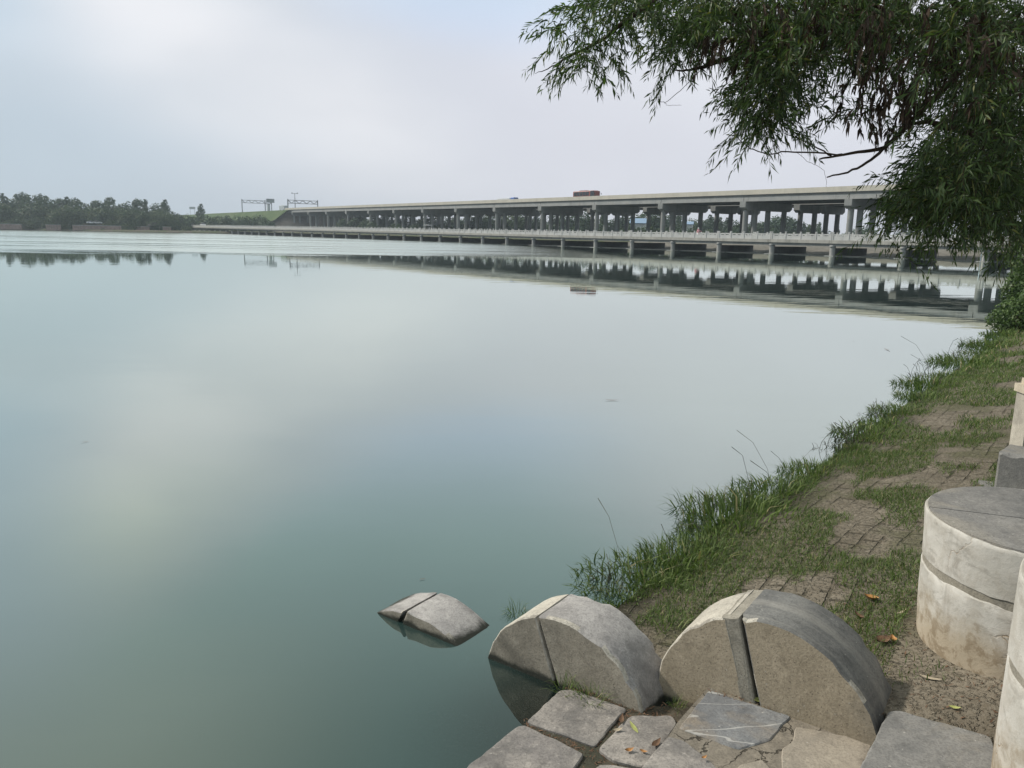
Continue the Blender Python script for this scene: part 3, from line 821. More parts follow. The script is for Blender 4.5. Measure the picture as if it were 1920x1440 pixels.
stone_disc((-.570, 4.363, -.545), .643, .324, (-.096, .604), (-.120, .549), .011, M['disc_mottled'], M['disc_mottled'], M['soil_dark'],
           'mottled stone disc farthest out, mostly under water with only its curved top showing', 3)
stone_disc((.286, 3.764, -.136), .524, .350, (-.164, .512), (-.025, .156), .009, M['disc_mottled'], M['disc_mottled'], M['soil_dark'],
           'grey stone disc half in the water, with grass growing at its foot', 13, skins=('skin_pale', 'skin_grey'))
stone_disc((1.236, 3.375, .062), .548, .389, (-.165, .52), (-.058, .118), .030, M['disc_front'], M['disc_front'], M['joint_mortar'],
           'large brown stone disc on the bank with a grey mortar strip and crack across it', 23, crack=.0045, skins=('skin_pale', 'skin_dark'))  # pale left and dark right skins partly paint the sunny and shaded sides


def drum(center, R, z0, z1, label, seed, taper=.03):
    r = empty('stone_drum', (center[0], center[1], z0)); tag(r, label, 'stone drum', 'whitewashed stone drums beside the steps')
    n = 96; th = np.linspace(0, 2 * math.pi, n, endpoint=False)
    h = z1 - z0; jz = h * .60
    def course(za, zb, m_, nm, sd):
        prof = [(za, .0)] + [(za + (zb - za) * k / 10, 0.0) for k in range(1, 10)] + [(zb - .006, .001), (zb, .006)]
        V = []
        for z, ins in prof:
            rr = R - taper * (1 - z / h) - ins + (fbm(np.cos(th) * 3 + 9, np.sin(th) * 3 + z * 3, sd) - .5) * .014
            edge = (vnoise(th * 8, np.full(n, z * 2), sd + 5) - .5) * (.012 if (abs(z - za) < .01 and za > .01) or abs(z - zb) < .014 else .004)
            V.append(np.c_[np.cos(th) * rr, np.sin(th) * rr, z + edge])
        K = len(prof); V = np.vstack(V + [np.array([[0, 0, zb]])])
        Fc = [(k * n + i, k * n + (i + 1) % n, (k + 1) * n + (i + 1) % n, (k + 1) * n + i) for k in range(K - 1) for i in range(n)]
        Fc += [((K - 1) * n + i, (K - 1) * n + (i + 1) % n, K * n) for i in range(n)]
        mb = MB(); mb.add(V, Fc); o = mb.build(nm, m_, r); finish(o, 40); return o
    course(-.15, jz - .020, M['whitewash'], 'lower_course', seed)
    course(jz + .020, h - .004, M['whitewash'], 'upper_course', seed + 9)
    mb = MB(); mb.tube([(0, 0, jz - .06), (0, 0, jz + .06)], R - .007 - taper * .4, 96); o = mb.build('mortar_joint', M['joint_mortar'], r); finish(o)
    # worn grey top in two slabs
    for sg in (-1, 1):
        a = np.linspace(0, math.pi, 40); pl = np.c_[np.cos(a), np.sin(a) * sg] * (R - .016); pl[:, 1] += sg * .005
        ca, sa = math.cos(-.35), math.sin(-.35); pl = pl @ np.array([[ca, sa], [-sa, ca]])
        mb = MB(); mb.prism(pl, h - .03, h + .006); mb.build('top_slab', M['drum_top'], r)


D4 = (2.766, 3.737)
drum(D4, .568, float(bank_z(2.45, 3.3)) - .06, 1.0, 'whitewashed stone drum with flat grey top and mortar band, behind the large brown disc', 41)
k5 = ray(1904, 1092); P5 = onz(1915, 1068, 1.25)[:2]; dv = P5 / np.linalg.norm(P5); pr = np.array([dv[1], -dv[0]])
C5 = P5 + pr * .56 + dv * .05
drum(C5, .568, .42, 1.25, 'whitewashed stone drum cut by the right edge of the photo, nearest the steps', 57, .01)

# ---- steps: slabs bedded in mortar, three treads rising to the right
r = empty('stone_steps', (.9, 3.0, 0)); tag(r, 'worn stone steps of cracked grey and brown slabs leading down into the lake', 'steps')
inv = Matrix.Translation(-Vector(r.location))


def slab(px_poly, z, thick, m_, seed, label=None, name='paving_slab'):
    P = np.array([onz(x, y, z)[:2] for x, y in px_poly]); n0 = len(P)
    a = 0.5 * np.sum(P[:, 0] * np.roll(P[:, 1], -1) - np.roll(P[:, 0], -1) * P[:, 1])
    if a < 0: P = P[::-1]
    Q = []
    for i in range(n0):
        p, q_ = P[i], P[(i + 1) % n0]; L = np.linalg.norm(q_ - p); k = max(2, int(L / .02))
        Q += [p + (q_ - p) * j / k for j in range(k)]
    Q = np.array(Q); n = len(Q)
    # soften the corners and roughen the broken edge
    for _ in range(1): Q = (np.roll(Q, 1, 0) + 2 * Q + np.roll(Q, -1, 0)) / 4
    tn = np.roll(Q, -1, 0) - np.roll(Q, 1, 0); tn /= np.linalg.norm(tn, axis=1)[:, None]; nm = np.c_[tn[:, 1], -tn[:, 0]]
    ar = np.arange(n) * .02
    wob = (fbm(ar * 14, ar * 0 + seed, seed, 3) - .5) * .012
    rings = []
    for dz, ins in ((-thick, .004), (-.02, 0), (-.005, .001), (0, .006), (0, .03)):
        e = wob + (0 if dz else np.clip(vnoise(ar * 22, ar * 0, seed + 4) - .6, 0, 1) * -.02)
        q_ = Q - nm * (ins - e)[:, None]
        zz = z + dz + ((fbm(q_[:, 0] * 6, q_[:, 1] * 6, seed + 2) - .5) * .010 if dz > -.015 else 0)
        rings.append(np.c_[q_, np.broadcast_to(zz, n)])
    cc = rings[-1][:, :2].mean(0)
    for f_ in (.75, .5, .25):
        q_ = cc + (rings[4][:, :2] - cc) * f_
        rings.append(np.c_[q_, z + (fbm(q_[:, 0] * 6, q_[:, 1] * 6, seed + 2) - .5) * .010])
    K = len(rings); V = np.vstack(rings + [np.array([[cc[0], cc[1], z]])])
    Fc = [(k * n + i, k * n + (i + 1) % n, (k + 1) * n + (i + 1) % n, (k + 1) * n + i) for k in range(K - 1) for i in range(n)]
    Fc += [((K - 1) * n + i, (K - 1) * n + (i + 1) % n, K * n) for i in range(n)]
    mb = MB(); mb.add(V, Fc); o = mb.build(name, m_, r); o.matrix_parent_inverse = inv; finish(o, 30)
    if label: o['label'] = label
    return o


Z0, Z1, Z2 = .06, .175, .31
slab([(880, 1433), (971, 1359), (985, 1358), (1097, 1413), (1076, 1441), (1010, 1540), (840, 1500)], Z0, .16, M['slab_grey'], 2)
slab([(987, 1352), (1050, 1293), (1075, 1291), (1176, 1328), (1114, 1398)], Z0, .16, M['slab_grey'], 5)
slab([(1119, 1404), (1180, 1341), (1258, 1340), (1272, 1356), (1228, 1416), (1206, 1438), (1150, 1424)], Z0 + .004, .12, M['slab_grey'], 8)
slab([(1070, 1520), (1122, 1432), (1150, 1431), (1215, 1446), (1215, 1540)], Z0, .14, M['slab_grey'], 11)
slab([(1329, 1292), (1484, 1343), (1457, 1372), (1446, 1386), (1387, 1405), (1271, 1365)], Z1, .12, M['slab_blue'], 14, 'blue-grey slab with a thin white vein')
slab([(1490, 1361), (1640, 1388), (1618, 1437), (1600, 1540), (1466, 1540), (1466, 1403), (1486, 1388)], Z1, .12, M['slab_brown'], 17)
slab([(1252, 1378), (1285, 1388), (1347, 1440), (1352, 1540), (1160, 1540), (1203, 1438)], Z1 - .004, .12, M['slab_grey'], 20)
slab([(1383, 1434), (1430, 1422), (1450, 1447), (1452, 1540), (1372, 1540)], Z1, .12, M['slab_brown'], 23)
slab([(1667, 1331), (1690, 1331), (1860, 1381), (1900, 1540), (1580, 1540), (1612, 1437)], Z2, .13, M['slab_dark'], 26)
def bed(px_poly, z, z0, m_, name):
    mb = MB(); P = [onz(x, y, z)[:2] for x, y in px_poly]; mb.prism(P, z0, z); o = mb.build(name, m_, r); o.matrix_parent_inverse = inv
bed([(905, 1436), (985, 1366), (1055, 1300), (1240, 1325), (1330, 1300), (1270, 1540), (900, 1560)], Z0 - .014, -.5, M['soil_dark'], 'soil_bed')
bed([(1329, 1288), (1345, 1288), (1660, 1366), (1690, 1540), (1180, 1540), (1224, 1424), (1272, 1352)], Z1 - .007, -.4, M['mortar'], 'mortar_bed')
bed([(1664, 1338), (1870, 1395), (1900, 1540), (1615, 1540), (1622, 1437)], Z2 - .02, -.3, M['mortar'], 'mortar_bed')
# treads that run on below the photographer
mb = MB()
for k in range(5):
    o_ = onz(1400, 1500, Z2)[:2] + TX * (.12 + .42 * k) - AX * .35
    q = [o_ - AX * .1 * 0, o_ + TX * .45, o_ + TX * .45 - AX * 2.2, o_ - AX * 2.2]
    if k: mb.prism(q, -.3, .16 + .13 * k)
o = mb.build('upper_tread', M['slab_grey'], r); o.matrix_parent_inverse = inv

# ---- stone block and post farther up the bank
pb = onz(1861, 914, .33); r = empty('stone_block', (pb[0], pb[1], .28), -.18); tag(r, 'squared grey stone block standing on the bank behind the white drum', 'stone block')
mb = MB(); slab_piece(mb, [(0.0, 0), (.62, 0), (.62, .36), (0, .36)], np.array([0, 0, 0.]), .42, 77, .006, .02)
o = mb.build('block', M['slab_dark'], r); finish(o)
mb = MB(); mb.prism([(.0, .0), (.5, 0), (.5, .3), (0, .3)], -.1, .02); mb.build('foot', M['slab_dark'], r)
pp = onz(1917, 838, .42); r = empty('stone_post', (pp[0], pp[1], .36), -.1); tag(r, 'pale upright stone post at the right edge, beyond the stone block', 'post')
mb = MB(); mb.prism([(.0, 0), (.24, 0), (.24, .24), (0, .24)], -.2, .58); mb.build('shaft', M['skin_pale'], r)
mb = MB(); mb.prism([(-.02, -.02), (.26, -.02), (.26, .26), (-.02, .26)], .58, .66); mb.prism([(.02, .02), (.22, .02), (.22, .22), (.02, .22)], .66, .72); mb.build('cap', M['disc_pale'], r)

# ================================================================ GRASS AND REEDS ON THE BANK
def blade_mesh(P, h, wd, az_, lean, curl=.5):
    """three-triangle blades: arrays of base points, height, width, azimuth of the lean, lean angle"""
    n = len(P); d = np.c_[np.cos(az_), np.sin(az_), np.zeros(n)]; pz = np.array([0, 0, 1.0])
    tw = RNG.uniform(0, 2 * math.pi, n); sdv = np.c_[np.cos(tw), np.sin(tw), np.zeros(n)] * (wd / 2)[:, None]
    l1 = lean; l2 = lean + curl * (.4 + RNG.random(n))
    a = P + (d * np.sin(l1)[:, None] + pz * np.cos(l1)[:, None]) * (h * .55)[:, None]
    t = a + (d * np.sin(l2)[:, None] + pz * np.cos(l2)[:, None]) * (h * .45)[:, None]
    V = np.stack([P - sdv, P + sdv, a + sdv * .75, a - sdv * .75, t], 1).reshape(-1, 3)
    b = np.arange(n)[:, None] * 5
    Fx = np.stack([b + [0, 1, 2], b + [0, 2, 3], b + [3, 2, 4]], 1).reshape(-1, 3)
    return V, Fx


def grass_density(x, y):
    d, a = shore_sd(x, y)
    m = fbm(x * 1.5 + 3, y * 1.5, 31, 3); m2 = fbm(a * .9, d * 2.6, 37, 3)
    base = .55 * m + .45 * m2
    base = base + .10 * np.exp(-np.maximum(d, 0) / .45) + np.clip((y - 9) / 60, 0, .07)
    dn = np.clip((base - .452) / .06, 0, 1)
    q = (x - C3[0]) * AX[0] + (y - C3[1]) * AX[1]; t = (x - C3[0]) * TX[0] + (y - C3[1]) * TX[1]
    dn *= np.where((t > .45) & (q < 1.0), .10, 1.0)
    dn *= np.where(d < .02, 0, 1) * np.where(q < .05, 0, 1)
    return dn


Vs, Fs, off = [], [], 0
for (x0, x1, y0, y1, cnt, hs, ws) in ((.2, 6, 3.4, 8.6, 210000, .040, .0046), (2.5, 14, 7, 16, 190000, .052, .0078), (6, 24, 14, 34, 80000, .11, .020), (14, 70, 28, 110, 36000, .30, .06)):
    P = np.c_[RNG.uniform(x0, x1, cnt), RNG.uniform(y0, y1, cnt)]
    if y0 > 4: P = P[~((P[:, 0] < 6) & (P[:, 1] < 8.6)) | (y0 > 10)]
    d, _ = shore_sd(P[:, 0], P[:, 1]); P = P[(d > 0.02) & (d < 9 + .25 * P[:, 1])]
    dn = grass_density(P[:, 0], P[:, 1]); P = P[RNG.random(len(P)) < dn * .75 + .03 * (dn > 0)]
    dd4 = np.hypot(P[:, 0] - D4[0], P[:, 1] - D4[1]); P = P[dd4 > .6]
    n = len(P); z = bank_z(P[:, 0], P[:, 1])
    h = hs * (.5 + 1.1 * RNG.random(n)) * (.75 + .9 * fbm(P[:, 0] * 2, P[:, 1] * 2, 55, 2))
    V, Fx = blade_mesh(np.c_[P, z - .004], h, ws * (.6 + .8 * RNG.random(n)), RNG.uniform(0, 6.28, n), RNG.uniform(.1, .95, n), .7)
    Vs.append(V); Fs.append(Fx + off); off += len(V)
tag(rawmesh('bank_grass', np.vstack(Vs), np.vstack(Fs), M['grass']), 'short green grass in patches over the dusty paved bank', 'grass', kind='stuff')


def clump_mesh(name, n, rad, h, wd, m_, lean=(.05, .7), curl=.7, parent=None):
    rr = rad * np.sqrt(RNG.random(n)); th = RNG.uniform(0, 6.28, n); P = np.c_[rr * np.cos(th), rr * np.sin(th), np.zeros(n) - .02]
    ln = RNG.uniform(*lean, n) * (.45 + .75 * rr / rad)
    hh = h * (.45 + .65 * RNG.random(n)) * (1.1 - .45 * rr / rad)
    V, Fx = blade_mesh(P, hh, wd * (.6 + .7 * RNG.random(n)), th + RNG.normal(0, .7, n), ln, curl)
    return rawmesh(name, V, Fx, m_, parent)


def stalk_mesh(mb, n, rad, h, thick):
    """thin seeding stalks that stand above a clump"""
    for _ in range(n):
        a = RNG.uniform(0, 6.28); rr = rad * RNG.random(); l = RNG.uniform(.15, .7); hh = h * RNG.uniform(.6, 1.1); b = RNG.uniform(0, 6.28)
        p0 = np.array([rr * math.cos(a), rr * math.sin(a), 0]); d = np.array([math.cos(b), math.sin(b), 0])
        pts = [p0, p0 + d * hh * .35 * math.sin(l * .6) + (0, 0, hh * .45), p0 + d * hh * .75 * math.sin(l) + (0, 0, hh * .85), p0 + d * hh * (1.0 * math.sin(l) + .15) + (0, 0, hh)]
        mb.tube(pts, [thick, thick * .8, thick * .9, thick * 1.5], 4)


# tall clumps along the waterline, in the order one meets them walking away from the steps
protos = []
for i in range(4):
    o = clump_mesh('grass_clump', (420, 520, 360, 600)[i], (.26, .31, .22, .36)[i], (.15, .19, .13, .20)[i], .0085, M['reed'], (.1, 1.0))
    mb = MB(); stalk_mesh(mb, (2, 3, 1, 2)[i], (.2, .24, .17, .28)[i], (.34, .40, .30, .42)[i], .0012)
    st = mb.build('seed_stalks', M['dark_reed'], o)
    tag(o, 'x', 'grass clump', 'tall grass clumps along the waterline'); protos.append(o)
ORD = ['first', 'second', 'third', 'fourth', 'fifth', 'sixth', 'seventh', 'eighth', 'ninth', 'tenth', 'eleventh', 'twelfth', 'thirteenth', 'fourteenth', 'fifteenth', 'sixteenth',
       'seventeenth', 'eighteenth', 'nineteenth', 'twentieth', 'twenty-first', 'twenty-second', 'twenty-third', 'twenty-fourth', 'twenty-fifth', 'twenty-sixth', 'twenty-seventh',
       'twenty-eighth', 'twenty-ninth', 'thirtieth', 'thirty-first', 'thirty-second', 'thirty-third', 'thirty-fourth', 'thirty-fifth', 'thirty-sixth']
cl = [(1160, 1118, 1.0), (1205, 1085, 1.2), (1255, 1062, 1.35), (1300, 1050, 1.2), (1250, 1100, .9), (1345, 1010, .9), (1355, 985, 1.25), (1395, 968, 1.35), (1425, 945, 1.3), (1465, 920, 1.2),
      (1500, 902, 1.15), (1535, 885, 1.0), (1610, 845, .95), (1645, 815, 1.3), (1672, 798, 1.5), (1700, 775, 1.35), (1735, 745, 1.4), (1752, 722, 1.6), (1790, 705, 1.5), (1815, 680, 1.7),
      (1848, 662, 1.8), (1868, 648, 2.0), (1890, 628, 2.3)]
used = {}
for i, (x, y, sc) in enumerate(cl):
    p = onz(x, y, .03); k = i % 4
    o = protos[k] if k not in used else copy_tree(protos[k]); used[k] = 1
    o.location = (p[0], p[1], max(.0, float(bank_z(p[0], p[1]))) - .01); o.rotation_euler = (0, 0, i * 2.4); o.scale = (sc * (1 + .3 * ((i * 3) % 4) / 3), sc * (1 + .25 * ((i * 5) % 3) / 2), sc * (.72 + .5 * ((i * 7) % 5) / 4))
    o['label'] = f'tall green grass clump at the waterline, {ORD[i]} along the bank from the half-sunk stone discs'
# thin dark stems standing in the water
rd = [(1140, 1092, .9), (1390, 935, .9), (1335, 945, .8), (1570, 838, 1.5), (1590, 825, 1.5), (1640, 775, 1.2), (1735, 700, 1.7), (1800, 662, 2.0), (1290, 985, .7)]
for i, (x, y, sc) in enumerate(rd):
    p = onz(x, y + 8, 0.0); o = empty('reed_tuft', (p[0], p[1], 0)); mb = MB(); stalk_mesh(mb, 12, .16, .19, .0020)
    s_ = mb.build('stems', M['dark_reed'], o); lf = clump_mesh('leaves', 60, .17, .15, .007, M['dark_reed'], (.3, 1.1), 1.1, o); o.scale = (sc,) * 3
    tag(o, f'sparse dark bent reed stems in the shallows, {ORD[i]} such tuft by distance from the stone discs' if 0 else 'x', 'reeds', 'dark reed tufts standing in the shallows')
tufts = sorted([o for o in SC.objects if o.name.startswith('reed_tuft')], key=lambda o: o.location.y)
for i, o in enumerate(tufts): o['label'] = f'sparse dark bent reed stems standing in the shallows, {ORD[i]} tuft away from the stone discs'
# grass at the foot of the half-sunk disc and between the stones
wl = [(1060, 1292, .55, 'small green grass tuft at the foot of the half-sunk stone disc, beside the water'), (1110, 1308, .62, 'small green grass tuft against the half-sunk stone disc, above the grey slab'),
      (1215, 1225, .8, 'leafy green weed growing in the gap between the half-sunk and the large stone disc'), (1268, 1322, .35, 'tiny weed sprig at the left foot of the large brown stone disc'),
      (975, 1112, .55, 'feathery green weed showing behind the left edge of the half-sunk disc')]
for i, (x, y, sc, lb) in enumerate(wl):
    p = onz(x, y, .06 if i != 4 else 0.0)
    if i == 2: p = p + np.array([.16, .25, 0]); p[2] = .1
    if i == 4: p = onz(968, 1150, 0)
    o = clump_mesh('weed_tuft', 70, .12, .26, .006, M['reed'], (.3, 1.1), .9); o.location = (p[0], p[1], p[2]); o.scale = (sc,) * 3
    tag(o, lb, 'weed', 'weeds between the stones')
# ---- fallen leaves
def leaf_obj(name, L, W, m_, curl):
    V, Fx = [], []; n = 7
    for i in range(n):
        t = i / (n - 1); wv = W * math.sin(math.pi * min(.98, max(.03, t)) ** .85) / 2; x = (t - .5) * L; z = curl * L * (4 * (t - .5) ** 2) * .35
        V += [(x, -wv, z + wv * .9 * abs(curl)), (x, 0, z), (x, wv, z + wv * .9 * abs(curl))]
    for i in range(n - 1): Fx += [(3 * i, 3 * i + 1, 3 * i + 4, 3 * i + 3), (3 * i + 1, 3 * i + 2, 3 * i + 5, 3 * i + 4)]
    return rawmesh(name, np.array(V), np.array(Fx), m_, smooth=True)


LV = [(1188, 1366, Z0, .085, .024, 'yellow_leaf', .1, 1.9, 'long yellow-green fallen leaf lying on the brown lower slab'),
      (1180, 1411, Z0, .045, .022, 'dry_leaf', .9, .3, 'curled orange leaf on the lower step, left of its twin'),
      (1207, 1413, Z0, .040, .016, 'dry_leaf', .8, -.5, 'curled orange leaf on the lower step, right of its twin'),
      (1158, 1372, Z0, .05, .018, 'pale_leaf', .6, .2, 'small grey curled leaf beside the yellow-green leaf'),
      (1230, 1398, Z0, .07, .03, 'brown_leaf', .6, .8, 'crumpled brown leaf at the foot of the second step riser'),
      (1165, 1352, Z0, .07, .024, 'brown_leaf', .5, 1.3, 'dark brown leaf hanging in the joint above the yellow-green leaf'),
      (1422, 1316, Z1, .05, .03, 'yellow_leaf', .5, .2, 'small green-yellow leaf at the foot of the large disc\'s mortar strip'),
      (1320, 1424, Z1, .03, .014, 'dry_leaf', .8, .5, 'tiny orange curl on the mortar at the bottom of the photo'),
      (1632, 1126, .34, .085, .06, 'dry_leaf', .8, 2.6, 'bright orange leaf on the bank beyond the large brown stone disc'),
      (1672, 1203, .36, .06, .045, 'dry_leaf', .9, 1.2, 'orange curled leaf beside a brown one, left of the white drum'),
      (1655, 1205, .36, .10, .06, 'brown_leaf', .7, .3, 'large crumpled brown leaf beside the orange one, left of the white drum'),
      (1690, 1150, .36, .09, .014, 'pale_leaf', .3, .5, 'pale straw-coloured strip left of the white drum'),
      (1610, 1160, .33, .08, .04, 'brown_leaf', .8, 1.9, 'brown leaf just right of the top of the large disc'),
      (1745, 1275, .34, .10, .018, 'pale_leaf', .3, -.6, 'pale dry strip on the bare soil below the white drum'),
      (1790, 1330, .33, .05, .02, 'yellow_leaf', .4, -.4, 'yellowish leaf on the soil at the dark top slab\'s edge'),
      (1238, 1078, .12, .06, .04, 'pale_leaf', .7, .4, 'whitish leaf in the grass behind the half-sunk disc')]
for x, y, z, L, W, m_, cu, rz, lb in LV:
    p = onz(x, y, z)
    if z > .3 or z == .12:
        for _ in range(4): p = onz(x, y, float(bank_z(p[0], p[1])))
    o = leaf_obj('fallen_leaf', L, W, M[m_], cu); o.location = (p[0], p[1], p[2] + .008); o.rotation_euler = (.1, -.1, rz)
    tag(o, lb, 'leaf', 'fallen leaves on the steps and bank')
# crumbs of litter in the joints: too many to count
Vs, Fs = [], []
n = 700; cand = []
for (xa, ya, xb, yb, z, sp_) in ((985, 1357, 1105, 1412, .045, 4), (1105, 1405, 1180, 1340, .045, 6), (1105, 1418, 1215, 1440, .045, 7), (1180, 1325, 1265, 1350, .05, 9), (1060, 1290, 1180, 1326, .05, 5), (1330, 1292, 1640, 1375, .175, 4)):
    for _ in range(120):
        t = RNG.random(); cand.append(onz(xa + (xb - xa) * t + RNG.normal(0, sp_), ya + (yb - ya) * t + RNG.normal(0, sp_), z))
for _ in range(900):
    x, y = RNG.uniform(1.4, 2.7), RNG.uniform(2.6, 4.4); cand.append(np.array([x, y, float(bank_z(x, y)) + .004]))
cand = np.array(cand); n = len(cand)
V, Fx = blade_mesh(cand, RNG.uniform(.008, .035, n), RNG.uniform(.003, .010, n), RNG.uniform(0, 6.28, n), RNG.uniform(1.1, 1.5, n), .3)
tag(rawmesh('leaf_litter', V, Fx, M['brown_leaf']), 'brown crumbs of leaf litter in the joints and on bare soil', 'litter', kind='stuff')
# sunken leaves on the lake bed by the steps
for i, (x, y) in enumerate([(895, 1265), (860, 1290), (838, 1285), (905, 1320), (825, 1335), (850, 1393), (765, 1357), (690, 1366), (928, 1330), (955, 1340), (800, 1330), (930, 1370)]):
    p = onz(x, y, -.12); zb = float(bank_z(p[0], p[1])); 
    for _ in range(3): p = onz(x, y, zb * .8 + -.05); zb = max(-.5, float(bank_z(p[0], p[1])))
    o = leaf_obj('sunken_leaf', .09, .022, M['sunk_leaf'], .2); o.location = (p[0], p[1], max(zb + .012, -.5)); o.rotation_euler = (0, 0, i * 1.3)
    tag(o, 'dim brown sunken leaf under the shallow water beside the lowest step', 'leaf', 'sunken leaves under the shallow water')
# bits afloat
for i, (x, y, L, lb) in enumerate([(1148, 751, .22, 'dark floating twig on open water, the one nearest the middle of the lake'), (792, 1087, .05, 'small floating leaf fragment just beyond the farthest stone disc'),
                                   (160, 829, .09, 'dark speck of drift floating at the left side of the lake'), (1600, 640, .12, 'small floating scrap near the viaduct\'s reflection edge'), (1663, 656, .28, 'thin floating line of weed off the far bank')]):
    p = onz(x, y, 0); o = leaf_obj('floating_twig', L, L * .12, M['brown_leaf'], .15); o.location = (p[0], p[1], .006); o.rotation_euler = (0, 0, .4 * i)
    tag(o, lb, 'drift', None)

# ================================================================ FAR TREES
def crown_mesh(name, lobes, nq, size, m_, parent, seed, drop=.25):
    """leaf clumps spread through a union of lobes: (x, y, z, rx, ry, rz)"""
    rg = np.random.default_rng(seed); L = np.array(lobes); vol = L[:, 3] * L[:, 4] * L[:, 5]; pick = rg.choice(len(L), nq, p=vol ** .7 / (vol ** .7).sum())
    d = rg.normal(size=(nq, 3)); d /= np.linalg.norm(d, axis=1)[:, None]; rad = rg.uniform(.35, 1.0, nq) ** .5
    rad *= .82 + .36 * fbm(d[:, 0] * 2 + pick, d[:, 1] * 2 + d[:, 2] * 2 + pick * 3, seed, 3)
    P = L[pick, :3] + d * rad[:, None] * L[pick, 3:]
    nrm = d + rg.normal(size=(nq, 3)) * .7; nrm[:, 2] += .25; nrm /= np.linalg.norm(nrm, axis=1)[:, None]
    a = np.cross(nrm, rg.normal(size=(nq, 3))); a /= np.linalg.norm(a, axis=1)[:, None]; b = np.cross(nrm, a)
    s = size * rg.uniform(.5, 1.25, nq); s = s[:, None]
    V = np.stack([P - a * s, P - b * s * .6 + a * s * .1, P + a * s, P + b * s * .6 - a * s * .15], 1).reshape(-1, 3)
    return rawmesh(name, V, np.arange(nq * 4).reshape(-1, 4), m_, parent)


def lobes_for(kind, H, Wd, rg):
    out = []
    if kind == 'round':
        for _ in range(9):
            a = rg.uniform(0, 6.28); r_ = Wd * .5 * rg.uniform(.1, .62); z = H * rg.uniform(.16, .84); k = rg.uniform(.24, .36) * Wd
            out.append((r_ * math.cos(a), r_ * math.sin(a), z, k, k, k * rg.uniform(.75, 1.1)))
        out.append((0, 0, H * .50, Wd * .42, Wd * .42, H * .40))
    elif kind == 'tall':
        for k in range(9):
            z = H * (.14 + .80 * k / 8); wv = Wd * .5 * (1.05 - .62 * (k / 8) ** 1.5); a = rg.uniform(0, 6.28); o = wv * .35
            out.append((o * math.cos(a), o * math.sin(a), z, wv * .62, wv * .62, H * .09 + .5))
    else:                                                    # tufted: separate heads on bare limbs
        for _ in range(7):
            a = rg.uniform(0, 6.28); r_ = Wd * .5 * rg.uniform(.15, .8); z = H * rg.uniform(.48, .93); k = rg.uniform(.24, .36) * Wd
            out.append((r_ * math.cos(a), r_ * math.sin(a), z, k, k, k * .80))
        out.append((0, 0, H * .42, Wd * .40, Wd * .40, H * .30))
    return out


def make_tree(name, kind, H, Wd, seed, m_, nq=1500, size=.42):
    rg = np.random.default_rng(seed); r = empty(name, (0, 0, 0)); lb = lobes_for(kind, H, Wd, rg)
    crown_mesh('crown', lb, nq, size, m_, r, seed)
    mb = MB(); mb.tube([(0, 0, -.5), (.05 * Wd * rg.normal() * .3, 0, H * .3), (0, 0, H * .6), (0, 0, H * .85)], [.032 * H * .5 + .06, .024 * H * .5 + .04, .012 * H * .5 + .03, .02], 7)
    for x, y, z, *_ in lb[:6]:
        mb.tube([(0, 0, z * .55), (x * .5, y * .5, z * .78), (x, y, z)], [.02 * H * .4 + .02, .012 * H * .4 + .02, .015], 5)
    mb.build('trunk', M['bark'], r); return r


TP = {}
for i, (nm, kd, H, Wd, m_, nq) in enumerate([('broadleaf_tree', 'round', 12, 11, 'far_leaf', 2300), ('broadleaf_tree', 'round', 10, 11, 'far_leaf_light', 2000), ('tall_tree', 'tall', 15, 7.5, 'far_leaf', 1900),
                                              ('tufted_tree', 'tuft', 15, 8, 'far_leaf', 1500), ('tall_tree', 'tall', 13, 5.5, 'far_leaf_light', 1500), ('bush', 'round', 4.0, 6.5, 'far_leaf', 900), ('bush', 'round', 3.4, 6, 'far_leaf_light', 800)]):
    TP[i] = make_tree(nm, kd, H, Wd, 100 + i, M[m_], nq, .45 if i < 5 else .30)
_u = set()
def place_tree(k, px, Y, z, sc, label, group, cat, rz=0.0, sz=None):
    o = TP[k] if k not in _u else copy_tree(TP[k]); _u.add(k)
    p = at_px(px, Y); o.location = (p[0], p[1], z); o.rotation_euler = (0, 0, rz); o.scale = (sc, sc, sz or sc)
    tag(o, label, cat, group); return o


rg = random.Random(5)
def htop(px, ytop, Y, z0):                                   # height that reaches a given row of the photo
    return aty(px, ytop, Y)[2] - z0
ORD += ['thirty-seventh', 'thirty-eighth', 'thirty-ninth', 'fortieth', 'forty-first', 'forty-second', 'forty-third', 'forty-fourth', 'forty-fifth']
# back row of the wood on the far left bank: (px, top row, kind)
back = [(-70, 366, 0), (-35, 364, 3), (-8, 367, 0), (12, 366, 2), (30, 368, 0), (48, 363, 3), (66, 368, 0), (83, 366, 3), (98, 372, 0), (113, 373, 3), (128, 372, 2), (145, 373, 3), (163, 378, 0), (180, 377, 3), (194, 378, 0),
        (207, 371, 3), (222, 379, 0), (236, 378, 0), (259, 374, 3), (275, 377, 2), (292, 382, 0), (311, 377, 2), (324, 393, 0)]
for i, (px, yt, k) in enumerate(back):
    Y = 432 + rg.uniform(-6, 14); H0 = (12, 10, 15, 15, 13)[k]; h = htop(px, yt, Y, 1.2)
    place_tree(k, px, Y, 1.1, h / H0, f'tall hazy tree in the back row of the far left wood, {ORD[i]} from the left', 'trees of the wood on the far left bank', 'tree', rg.uniform(0, 6), h / H0 * 1.02).scale.x *= 1.35
front = [(-55, 384, 0), (-20, 382, 1), (8, 381, 0), (27, 390, 1), (48, 387, 0), (66, 392, 1), (84, 381, 0), (103, 392, 0), (121, 388, 1), (141, 391, 0), (160, 389, 0), (178, 391, 1), (197, 389, 0), (215, 392, 0), (236, 394, 1), (254, 391, 0),
         (273, 393, 0), (290, 397, 1), (306, 398, 0), (322, 402, 1)]
